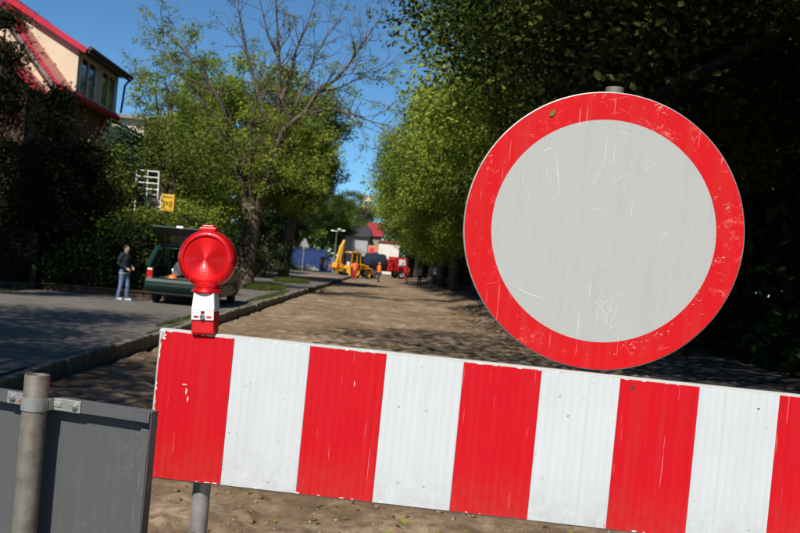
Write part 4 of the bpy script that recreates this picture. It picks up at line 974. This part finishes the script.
# gable wall and long wall
zr = lambda x: ze + (xe - x) * SL
hb('gable_wall', MB().prism([Vector((WX, 0, ZB)), Vector((WX, 0, zr(WX) - .14)), Vector((XR, 0, ZR - .14)), Vector((2 * XR - WX, 0, zr(WX) - .14)), Vector((2 * XR - WX, 0, ZB))], Vector((0, YG + .42, 0)), Vector((0, YG + .72, 0))), 'plaster_cream')
hb('gable_wall', MB().prism([Vector((WX, 0, ZB)), Vector((WX, 0, zr(WX) - .14)), Vector((XR, 0, ZR - .14)), Vector((2 * XR - WX, 0, zr(WX) - .14)), Vector((2 * XR - WX, 0, ZB))], Vector((0, YR - .32, 0)), Vector((0, YR - .06, 0))), 'plaster_cream')
hb('street_wall', MB().box((WX - .15, (YG + .4 + YR) / 2, (ZB + ze) / 2 - .1), (.3, YR - YG - 1.08, ze - ZB - .1)), 'wall_brown')
# main roof: two slopes of red metal, grey verge soffit under the near edge
def slab(p0, p1, y0, y1, th, up):                    # sloping slab between two (x,z) points
    n = Vector((p1[1] - p0[1], 0, -(p1[0] - p0[0]))).normalized(); n = n if n.z > 0 else -n
    q = [Vector((p0[0], 0, p0[1])), Vector((p1[0], 0, p1[1]))]; q += [q[1] + n * th, q[0] + n * th]
    return MB().prism(q, Vector((0, y0, 0)), Vector((0, y1, 0)))
roof = hb('roof', slab((xe, ze), (XR, ZR), YG, YR, .10, 1), 'red_metal')
hb('roof', slab((XR - .002, ZR), (2 * XR - xe, ze), YG, YR, .10, 1), 'red_metal')
hb('verge_soffit', slab((xe - .05, ze - .155), (XR, ZR - .15), YG + .02, YG + .42, .13, 1), 'verge_grey')
hb('verge_trim', slab((xe + .02, ze + .02), (XR, ZR + .03), YG - .06, YG - .002, .11, 1), 'red_metal')
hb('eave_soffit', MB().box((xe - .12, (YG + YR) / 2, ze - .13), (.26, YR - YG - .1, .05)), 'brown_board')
hb('gutter', MB().tube([(xe + .07, YG + .02, ze + .0), (xe + .07, YE + .2, ze + .0)], .11, 10), 'red_gutter', smooth=True)
# dormer
XI = XD - (ZT - (ze + (xe - XD) * SL)) / max(.2, (SL - SD))      # where the dormer roof meets the main roof
ZI = ZT + (XD - XI) * SD; z0 = zr(XD)
hb('dormer_cheek', MB().prism([Vector((XD, 0, z0 - .05)), Vector((XD, 0, ZT)), Vector((XI, 0, ZI)), Vector((XI - .2, 0, zr(XI - .2) - .1))], Vector((0, YD, 0)), Vector((0, YD + .15, 0))), 'plaster_cream')
hb('dormer_cheek', MB().prism([Vector((XD, 0, z0 - .05)), Vector((XD, 0, ZT)), Vector((XI, 0, ZI)), Vector((XI - .2, 0, zr(XI - .2) - .1))], Vector((0, YE - .15, 0)), Vector((0, YE, 0))), 'plaster_cream')
zs, zh = z0 + .14, ZT - .14
wins = [(YD + .32, YD + 2.1), (YD + 2.75, YE - .32)]
fw = MB(); ysplit = [YD + .16, wins[0][0], wins[0][1], wins[1][0], wins[1][1], YE - .16]
for a, b2_ in ((0, 1), (2, 3), (4, 5)): fw.box((XD - .07, (ysplit[a] + ysplit[b2_]) / 2, (z0 + ZT) / 2), (.14, ysplit[b2_] - ysplit[a], ZT - z0))
for y0, y1 in wins: fw.box((XD - .07, (y0 + y1) / 2, (z0 + zs) / 2), (.138, y1 - y0, zs - z0)); fw.box((XD - .07, (y0 + y1) / 2, (ZT + zh) / 2), (.138, y1 - y0, ZT - zh))
hb('dormer_front', fw, 'frame_pale')
for y0, y1 in wins:
    wdw = empty('window', HP((XD, (y0 + y1) / 2, zs))); wdw.parent = hs; yc = (y0 + y1) / 2; zc = (zh - zs) / 2
    fm = MB(); w = y1 - y0; h = zh - zs
    for s in (-1, 0, 1): fm.box((-.02, s * (w / 2 - .035), h / 2), (.08, .07, h - .01))
    for z in (.035, h - .035): fm.box((-.021, 0, z), (.075, w - .15, .07))
    fm.build('frame', 'white_paint', wdw)
    for s in (-1, 1): MB().box((-.04, s * w / 4, h / 2), (.012, w / 2 - .08, h - .12)).build('pane', 'window_glass', wdw)
    MB().box((.05, 0, -.02), (.16, w + .1, .03)).build('sill', 'red_metal', wdw)
hb('dormer_roof', slab((XD + .42, ZT - .42 * SD + .06), (XI - .3, ZI + .06 + .3 * SD), YD - .22, YE + .28, .09, 1), 'slate')
hb('dormer_fascia', slab((XD + .30, ZT - .30 * SD - .02), (XI - .3, ZI + .3 * SD - .02), YD - .29, YD - .225, .20, 1), 'red_metal')
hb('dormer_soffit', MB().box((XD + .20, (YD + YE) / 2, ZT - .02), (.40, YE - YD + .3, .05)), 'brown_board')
hb('dormer_gutter', MB().tube([(XD + .46, YD - .2, ZT + .02), (XD + .46, YE + .35, ZT + .02)], .075, 8), 'slate', smooth=True)
hb('downpipe', MB().tube([(XD + .42, YE + .3, ZT - .02), (XD + .2, YE + .3, ZT - .3), (XD + .12, YE + .3, ze + .25)], .045, 8), 'slate', smooth=True)
# terrace post, lower terrace roof, porch roof
tp_ = at(104, 112, 38.0)
hb('terrace_post', MB().box((tp_.x, 38.0, (ZB + ze - .16) / 2), (.20, .20, ze - .17 - ZB)), 'red_metal')
hb('terrace_roof', slab((xe + 1.3, ze - .75), (xe - .3, ze - .10), YR + .1, YR + 5.2, .10, 1), 'brown_board')
hb('terrace_wall', MB().prism([Vector((xe - .25, 0, ZB)), Vector((xe - .25, 0, ze - .17)), Vector((xe + 1.2, 0, ze - .75)), Vector((xe + 1.2, 0, ZB))], Vector((0, YR + .4, 0)), Vector((0, YR + .6, 0))), 'brown_board')
p0 = at(33, 91, 30.6); p1 = at(2, 55, 30.6)
hb('porch_roof', slab((p0.x, p0.z), (p1.x - 1.5, p1.z + 1.5 * (p1.z - p0.z) / (p0.x - p1.x)), 30.6, YG + .4, .10, 1), 'red_metal')
hb('porch_wall', MB().prism([Vector((p0.x - .3, 0, ZB)), Vector((p0.x - .3, 0, p0.z - .05)), Vector((p1.x - 1, 0, p1.z + .6)), Vector((p1.x - 4, 0, p1.z - 1)), Vector((p1.x - 4, 0, ZB))], Vector((0, 30.9, 0)), Vector((0, 31.1, 0))), 'brown_dark')
# tan house further back
th_ = at(132, 127, 62); e = empty('far_house', (th_.x - 3, 62, .1), 'pale tan house top showing right of the dormer', 'house')
MB().box((0, 3, th_.z / 2 + .2), (7.6, 6, th_.z + .4)).build('wall', 'plaster_cream', e)
MB().box((0, 3, th_.z + .52), (8.4, 6.8, .22)).build('roof', 'concrete', e)
for x in (-2, 0, 2): MB().box((x, -.02, th_.z - 1.2), (1.1, .06, 1.3)).build('window', 'window_glass', e)

# stair railing and yellow box on the bank
a0 = at(139, 178, 34.2); zb = 2.5
rl = empty('stair_railing', (a0.x, 34.2, zb), 'white metal railing with horizontal bars on the bank among shrubs', 'railing')
def rl_part(name, p, q, r, dy=0): MB().tube([at(*p, 34.2 + dy) - Vector((a0.x, 34.2, zb)), at(*q, 34.2 + dy) - Vector((a0.x, 34.2, zb))], r, 6).build(name, 'white_paint', rl)
for y in (170, 176, 182, 188): rl_part('rail', (137, y), (159, y + 2), .022)
for y in (194, 200, 206, 210): rl_part('rail', (147, y), (161, y + 1.6), .022, -.5)
rl_part('baluster', (159, 172), (157, 214), .028); rl_part('baluster', (137, 169), (134.5, 212), .028); rl_part('baluster', (148, 170), (146, 214), .02); rl_part('baluster', (161, 195), (160, 220), .028, -.5)
hm = MB(); MB().box((at(153, 202, 34).x - a0.x, .25, at(153, 203, 34).z - zb), (.5, .05, .55)).build('infill_panel', 'brown_dark', rl)
yb = at(168, 203, 33.5)
e = empty('yellow_box', (yb.x, 33.5, zb), 'yellow box with dark marks on a post beside the white railing', 'box')
MB().box((0, 0, yb.z - zb), (.47, .16, .60)).build('case', 'yellow_paint', e, bevel=.015)
MB().tube([(0, 0, -.4), (0, 0, yb.z - zb - .3)], .03, 8).build('stand', 'galvanised_old', e)
for (x, z, w, h) in ((-.12, -.06, .03, .22), (-.05, .03, .12, .03), (-.05, -.06, .10, .03), (.0, -.01, .03, .09), (.08, -.06, .03, .22), (.15, -.06, .03, .22), (.115, .04, .08, .03), (.115, -.07, .06, .03), (0, .2, .34, .03)):
    MB().box((x, -.0825, yb.z - zb + z), (w, .005, h)).build('mark', 'brown_dark', e)

# wire fence at the left edge
f0 = on(32, 290, .1); YF = f0.y
fn = empty('wire_fence', (f0.x, YF, .08), 'dark metal wire fence with top rail at the left edge', 'fence')
for i in range(4): MB().box((-i * 2.2, 0, .75), (.16 if i == 0 else .08, .10, 1.6)).build('fence_post', 'black', fn)
MB().box((-3.3, 0, 1.53), (6.4, .06, .07)).build('top_rail', 'black', fn); MB().box((-3.3, 0, .10), (6.4, .12, .20)).build('plinth', 'brown_dark', fn)
wm = MB()
for k in range(60):
    x = -.1 - k * .11; wm.tube([(x, .01, .2), (x, .01, 1.5)], .004, 4, False)
for k in range(12): wm.tube([(-.08, -.01, .22 + k * .11), (-6.6, -.01, .22 + k * .11)], .004, 4, False)
stuff(wm.build('wire_mesh', 'car_trim', fn))
lw = empty('garden_wall', (f0.x + .2, YF + .3, .1), 'low dark garden wall behind the standing person', 'wall')
MB().box((2.2, .1, .05), (4.4, .2, .24)).build('wall', 'brown_dark', lw, bevel=.01); MB().box((2.2, .1, .19), (4.45, .28, .05)).build('coping', 'brown_dark', lw, bevel=.01)
g = on(103, 293, PZ); bn = empty('waste_bin', (g.x - .1, g.y + .3, PZ), 'dark wheeled waste bin in deep shade left of the person', 'bin')
frustum(MB(), .08, .92, .23, .25, .29, .33, cy=0).build('body', 'cloth_dark', bn, bevel=.02)
MB().prism([Vector((0, -.36, .93)), Vector((0, .36, .95)), Vector((0, .34, 1.0)), Vector((0, -.05, 1.04)), Vector((0, -.35, .98))], Vector((-.31, 0, 0)), Vector((.31, 0, 0))).build('lid', 'tank_blue', bn, bevel=.02)
for s in (-1, 1): MB().lathe([(.01, -.03), (.1, -.03), (.1, .03), (.01, .03)], 16, (s * .24, .22, .1), (1, 0, 0)).build('wheel', 'rubber', bn)
MB().tube([(-.24, .37, .93), (.24, .37, .93)], .018, 8).build('handle', 'car_trim', bn)

# ------------------------------------------------------------------ backhoe loader
gp = on(349, 277.5, RZ); sc_ = gp.y / 97.0
dg = empty('backhoe_loader', (gp.x + .1, gp.y, RZ), 'yellow backhoe loader with raised rear boom at the roadworks', 'digger', rz=R(-38)); dg.scale = (.86, .86, .9)   # front points to local +Y
def P_(name, m, material, **k): return m.build(name, material, dg, **k)
P_('chassis', MB().box((0, .6, .75), (.95, 3.9, .5)), 'digger_dark', bevel=.04)
P_('bonnet', MB().prism([Vector((0, 1.0, .9)), Vector((0, 2.75, .9)), Vector((0, 2.8, 1.35)), Vector((0, 1.0, 1.75))], Vector((-.5, 0, 0)), Vector((.5, 0, 0))), 'digger_yellow', bevel=.05)
cabf = MB()
for x in (-.66, .66):
    for (y0, y1) in ((-.75, -.62), (.25, .2), (.95, .80)): cabf.tube([(x, y0, 1.25), (x * .94, y1, 2.75)], .05, 6)
P_('cab_frame', cabf, 'digger_yellow'); P_('cab_roof', MB().box((0, .1, 2.82), (1.45, 1.75, .16)), 'digger_yellow', bevel=.05)
P_('cab_base', MB().box((0, .1, 1.1), (1.36, 1.75, .5)), 'digger_yellow', bevel=.04)
for x in (-.64, .64):
    P_('cab_window', MB().box((x, -.25, 2.0), (.012, .78, 1.38)), 'cab_glass'); P_('cab_window', MB().box((x, .53, 2.0), (.012, .6, 1.38)), 'cab_glass')
P_('cab_window', MB().box((0, -.70, 2.0), (1.2, .012, 1.38)), 'cab_glass'); P_('cab_window', MB().box((0, .88, 2.1), (1.2, .012, 1.2)), 'cab_glass')
P_('seat', MB().box((0, 0, 1.55), (.5, .5, .5)), 'cloth_red', bevel=.08); P_('seat_back', MB().box((0, .22, 1.95), (.48, .14, .6)), 'cloth_red', bevel=.05)
P_('work_light', MB().box((-.4, -.78, 2.78), (.2, .1, .12)), 'plate_white'); P_('work_light', MB().box((.4, -.78, 2.78), (.2, .1, .12)), 'plate_white')
P_('beacon', MB().lathe([(.08, 0), (.08, .12), (.04, .17), (.001, .17)], 12, (.4, .2, 2.9)), 'orange_plastic')
for s in (-1, 1):
    wheel('wheel', dg, (s * .92, -.15, .74), .74, .46, 'digger_yellow'); wheel('wheel', dg, (s * .86, 2.15, .52), .52, .34, 'digger_yellow')
    P_('fender', MB().prism([Vector((0, .62, 1.0)), Vector((0, .5, 1.45)), Vector((0, -.1, 1.62)), Vector((0, -.75, 1.45)), Vector((0, -.8, 1.38)), Vector((0, -.1, 1.53)), Vector((0, .42, 1.38)), Vector((0, .55, 1.0))], Vector((s * .68, 0, 0)), Vector((s * 1.15, 0, 0))), 'digger_yellow', bevel=.02)
    P_('fender', MB().box((s * .88, 2.15, 1.12), (.42, .95, .07)), 'digger_yellow', bevel=.03)
    P_('loader_arm', MB().tube([(s * .62, .95, 1.55), (s * .66, 2.3, 1.35), (s * .66, 3.1, .75), (s * .66, 3.4, .40)], [.11, .12, .10, .09], 6), 'digger_yellow')
    P_('stabiliser', MB().tube([(s * .85, -1.15, .95), (s * .95, -1.2, .5), (s * 1.02, -1.2, .12)], .10, 6), 'digger_yellow'); P_('stabiliser_foot', MB().box((s * 1.04, -1.2, .05), (.42, .4, .09)), 'digger_dark', bevel=.02)
P_('front_bucket', MB().prism([Vector((0, 3.35, .75)), Vector((0, 3.3, .12)), Vector((0, 4.15, .05)), Vector((0, 4.15, .10)), Vector((0, 3.42, .22)), Vector((0, 3.45, .8)), Vector((0, 3.7, 1.0)), Vector((0, 3.6, 1.02))], Vector((-1.1, 0, 0)), Vector((1.1, 0, 0))), 'digger_dark', bevel=.02)
P_('rear_frame', MB().box((0, -1.15, .85), (1.9, .22, .75)), 'digger_yellow', bevel=.04)
P_('king_post', MB().box((-.25, -1.45, 1.0), (.45, .5, .8)), 'digger_yellow', bevel=.05)
P_('boom', MB().tube([(-.25, -1.5, 1.1), (-.25, -1.85, 1.9), (-.25, -1.65, 3.0), (-.25, -1.35, 3.95)], [.20, .24, .22, .16], 8), 'digger_yellow', bevel=.0)
P_('dipper_arm', MB().tube([(-.25, -1.25, 4.05), (-.25, -1.75, 3.3), (-.25, -2.35, 1.6)], [.16, .19, .13], 8), 'digger_yellow')
P_('boom_cylinder', MB().tube([(-.25, -1.25, 1.4), (-.25, -1.45, 2.9)], .07, 8), 'silver')
P_('dipper_cylinder', MB().tube([(-.25, -1.95, 2.2), (-.25, -1.55, 3.75)], .06, 8), 'silver')
P_('rear_bucket', MB().prism([Vector((0, -2.2, 1.6)), Vector((0, -2.6, 1.55)), Vector((0, -2.75, 1.0)), Vector((0, -2.35, .62)), Vector((0, -1.95, .75)), Vector((0, -2.05, .82)), Vector((0, -2.35, .75)), Vector((0, -2.6, 1.05)), Vector((0, -2.5, 1.42))], Vector((-.62, 0, 0)), Vector((.12, 0, 0))), 'digger_yellow', bevel=.02)
P_('warning_board', MB().box((.66, -1.29, 1.55), (.42, .03, .42)), 'stripe_white'); P_('warning_board', MB().box((-.85, -1.29, 1.30), (.30, .03, .85)), 'stripe_red')
P_('exhaust', MB().tube([(.38, 1.9, 1.4), (.38, 1.9, 2.3)], .05, 8), 'digger_dark')

# ------------------------------------------------------------------ red truck with tank
tk0 = at(394, 276, 122); tk = empty('red_truck', (tk0.x, 122, RZ), 'red truck with dark blue tank parked behind the workers', 'truck', rz=R(-66))   # front +Y
def T_(name, m, material, **k): return m.build(name, material, tk, **k)
T_('cab', MB().prism([Vector((0, -.5, .75)), Vector((0, 1.35, .75)), Vector((0, 1.42, 1.5)), Vector((0, 1.15, 2.62)), Vector((0, -.5, 2.68))], Vector((-1.15, 0, 0)), Vector((1.15, 0, 0))), 'truck_red', bevel=.08)
T_('windscreen', MB().prism([Vector((0, 1.43, 1.6)), Vector((0, 1.22, 2.45)), Vector((0, 1.18, 2.45)), Vector((0, 1.39, 1.6))], Vector((-1.0, 0, 0)), Vector((1.0, 0, 0))), 'window_glass')
for s in (-1, 1):
    T_('door', MB().box((s * 1.16, .45, 1.6), (.03, 1.1, 1.7)), 'truck_red', bevel=.02)
    T_('side_window', MB().prism([Vector((0, -.02, 1.62)), Vector((0, 1.0, 1.62)), Vector((0, .85, 2.42)), Vector((0, -.02, 2.42))], Vector((s * 1.178, 0, 0)), Vector((s * 1.19, 0, 0))), 'plate_white')
    T_('mirror', MB().box((s * 1.38, 1.2, 2.1), (.16, .06, .42)), 'car_trim'); T_('headlight', MB().box((s * .8, 1.42, 1.0), (.34, .06, .22)), 'plate_white')
    wheel('wheel', tk, (s * 1.0, .55, .52), .52, .30, 'plate_white'); wheel('wheel', tk, (s * 1.0, -3.6, .52), .52, .42); wheel('wheel', tk, (s * 1.0, -4.8, .52), .52, .42)
    T_('mudguard', MB().box((s * 1.04, .55, 1.12), (.34, 1.3, .12)), 'car_trim', bevel=.03)
T_('bumper', MB().box((0, 1.42, .68), (2.3, .2, .32)), 'car_trim', bevel=.04); T_('grille', MB().box((0, 1.45, 1.25), (1.1, .04, .4)), 'car_trim')
T_('chassis', MB().box((0, -2.4, .85), (.9, 6.2, .28)), 'car_trim')
T_('red_tool_locker', MB().box((0, -1.05, 1.55), (2.2, .7, 1.5)), 'truck_red', bevel=.06)
T_('tank', MB().lathe([(.01, -.08), (.6, -.06), (1.02, .1), (1.05, .25), (1.05, 2.35), (1.02, 2.5), (.6, 2.66), (.01, 2.68)], 28, (0, -4.1, 1.85), (0, 1, 0)), 'tank_blue', smooth=True)
T_('tank_hatch', MB().lathe([(.28, 0), (.28, .18), (.01, .2)], 16, (0, -2.8, 2.85)), 'tank_blue')

# ------------------------------------------------------------------ far side of the street
def building(name, px0, px1, ytop, D, depth, wallm, roofm, label, roofh=1.2, cols=3, rows=2, sill=1.2):
    a = at(px0, 262, D); b = at(px1, 262, D); w = b.x - a.x; zt = at((px0 + px1) / 2, ytop, D).z
    e = empty(name, ((a.x + b.x) / 2, D, 0), label, 'building')
    MB().box((0, depth / 2, zt / 2), (w, depth, zt)).build('wall', wallm, e)
    if roofh > .3: MB().prism([Vector((-w / 2 - .4, 0, zt)), Vector((w / 2 + .4, 0, zt)), Vector((w / 2 + .2, depth * .5, zt + roofh)), Vector((-w / 2 - .2, depth * .5, zt + roofh))], Vector((0, -.5, 0)), Vector((0, -.28, .12))) .add([(-w / 2 - .4, -.5, zt), (w / 2 + .4, -.5, zt), (w / 2 + .2, depth * .5, zt + roofh), (-w / 2 - .2, depth * .5, zt + roofh), (w / 2 + .4, depth + .5, zt), (-w / 2 - .4, depth + .5, zt)], [(0, 1, 2, 3), (3, 2, 4, 5)]).build('roof', roofm, e)
    else: MB().box((0, depth / 2, zt + .12), (w + .4, depth + .4, .22)).build('roof', roofm, e)
    for r_ in range(rows):
        for c_ in range(cols):
            x = -w / 2 + w * (c_ + .5) / cols; z = sill + r_ * 2.9
            if z + 1.5 > zt: continue
            f = MB().box((x, -.03, z + .65), (1.1, .08, 1.4)).build('window', 'white_paint', e); MB().box((x, -.075, z + .65), (.9, .02, 1.2)).build('pane', 'window_glass', f)
    return e
building('shop_building', 343, 366, 236, 138, 12, 'plaster_grey', 'slate', 'low grey shop building behind the yellow digger', 1.6, 4, 1)
building('green_building', 366, 379, 236, 150, 10, 'plaster_green', 'red_roof', 'green walled building with red roof left of the truck', 2.2, 2, 1)
building('white_building', 377.5, 398, 243, 146, 9, 'plaster_white', 'red_roof', 'white walled building behind the red truck', .2, 0, 0)
building('tower_block', 354, 368, 196, 330, 15, 'plaster_cream', 'concrete', 'distant cream tower block rising above the street trees', .2, 3, 12)
building('pale_house', 356, 366, 214, 210, 10, 'plaster_white', 'red_roof', 'small white house front showing between the far trees', .2, 2, 2)
g = at(373, 251, 137.5)
e = empty('mural_board', (g.x, 137.5, 0), 'pink and red painted board on the wall behind the tank', 'board')
MB().box((0, 0, g.z - .3), (1.5, .06, 2.2)).build('panel', 'orange_fence', e); MB().box((-.2, -.04, g.z), (.7, .03, .9)).build('painted_patch', 'cloth_red', e)
for s in (-.6, .6): MB().box((s, .05, g.z / 2 - .3), (.08, .06, g.z)).build('stand', 'galvanised_old', e)
g = on(303, 268.5)
bc = empty('blue_container', (at(305, 260, 112).x, 112, 0), 'dark blue site container beside the triangular sign', 'container')
MB().box((0, 1.2, 1.3), (4.9, 2.4, 2.55)).build('shell', 'container_blue', bc)
for k in range(15): MB().box((-2.3 + k * .33, -.03, 1.3), (.14, .06, 2.3)).build('rib', 'container_blue', bc)
MB().box((0, -.02, 2.52), (4.95, .12, .14)).build('top_rail', 'container_blue', bc); MB().box((0, -.02, .1), (4.95, .12, .16)).build('bottom_rail', 'container_blue', bc)
for k, (px, D) in enumerate(((322, 106), (326.5, 106), (331, 106))):
    q = at(px, 262, D); hb_ = empty('hoarding', (q.x, D, 0), ['blue and orange site hoarding panel beside the container', 'middle blue site hoarding panel left of the digger', 'blue site hoarding panel touching the digger boom'][k], 'hoarding', 'site hoarding panels')
    MB().box((0, 0, .95), (.50, .05, 1.7)).build('panel', 'hoarding_blue', hb_); MB().box((-.12, -.04, 1.3 - .3 * k), (.14, .03, .9)).build('stripe', 'orange_fence' if k != 1 else 'plate_white', hb_)
    for s in (-.24, .24): MB().box((s, 0, .95), (.05, .07, 1.9)).build('upright', 'galvanised', hb_)
    MB().box((0, 0, .06), (.5, .4, .12)).build('foot', 'concrete', hb_)
# triangular warning sign seen from behind
g = on(302, 271, PZ); D = g.y; ts = empty('triangle_sign', (g.x, D, PZ), 'grey back of a triangular warning sign on a pole', 'road sign')
zt = at(304, 238, D).z - PZ; w = .55 * 1.0
ht = at(304, 238, D).z - at(304, 247, D).z; w = ht * .6
MB().tube([(0, 0, -.1), (0, 0, zt - .1)], .04, 10).build('pole', 'galvanised', ts)
MB().prism([Vector((-w, -.06, zt - ht)), Vector((w, -.06, zt - ht)), Vector((.08, -.06, zt)), Vector((-.08, -.06, zt))], Vector((0, 0, 0)), Vector((0, .012, 0))).build('plate', 'galvanised', ts, bevel=.004)
MB().box((0, -.045, zt - ht * .65), (w * 1.1, .02, .05)).build('bracket', 'galvanised_old', ts)
# lamp post with white twin head
D = 104; q = at(333.5, 270, D); zt = at(335.5, 231, D).z
sl_ = empty('street_lamp', (q.x, D, 0), 'slim lamp post with white heads rising behind the digger boom', 'street lamp')
MB().tube([(0, 0, 0), (0, 0, zt)], [.09, .05], 10).build('pole', 'galvanised_old', sl_)
MB().tube([(-.5, 0, zt - .05), (.9, 0, zt + .05)], .04, 8).build('arm', 'galvanised', sl_)
for x, z in ((-.45, 0), (.25, .22), (.75, .1)): MB().box((x, -.05, zt + z), (.36, .3, .16)).build('lamp_head', 'white_paint', sl_, bevel=.05)
MB().tube([(.3, .1, 0), (-.05, .05, zt * .55)], .05, 8).build('brace', 'plywood', sl_)
# rubble heap
rs = np.random.RandomState(55); g = on(302, 271); n = 700
t = rs.rand(n); r = np.sqrt(rs.rand(n)); a = rs.rand(n) * 6.283; X = g.x + 1.6 * r * np.cos(a); Yh = g.y + 6 + 1.5 * r * np.sin(a); s = rs.uniform(.05, .16, n)
V = []; base = np.array([(1, 0, 0), (-1, 0, 0), (0, 1, 0), (0, -1, 0), (0, 0, 1), (0, 0, -1)], float); fcs = np.array([(0, 2, 4), (2, 1, 4), (1, 3, 4), (3, 0, 4), (2, 0, 5), (1, 2, 5), (3, 1, 5), (0, 3, 5)])
P = base[None] * rs.uniform(.6, 1.3, (n, 6, 1)) * s[:, None, None] + np.stack([X, Yh, PZ + .62 * (1 - r ** 1.3) * rs.rand(n)], -1)[:, None]
o = link('rubble_heap', npmesh('rubble', P.reshape(-1, 3), (fcs[None] + (np.arange(n) * 6)[:, None, None]).reshape(-1, 3)), 'rubble'); stuff(o); tag(o, 'low heap of grey rubble at the foot of the triangular sign', 'rubble')
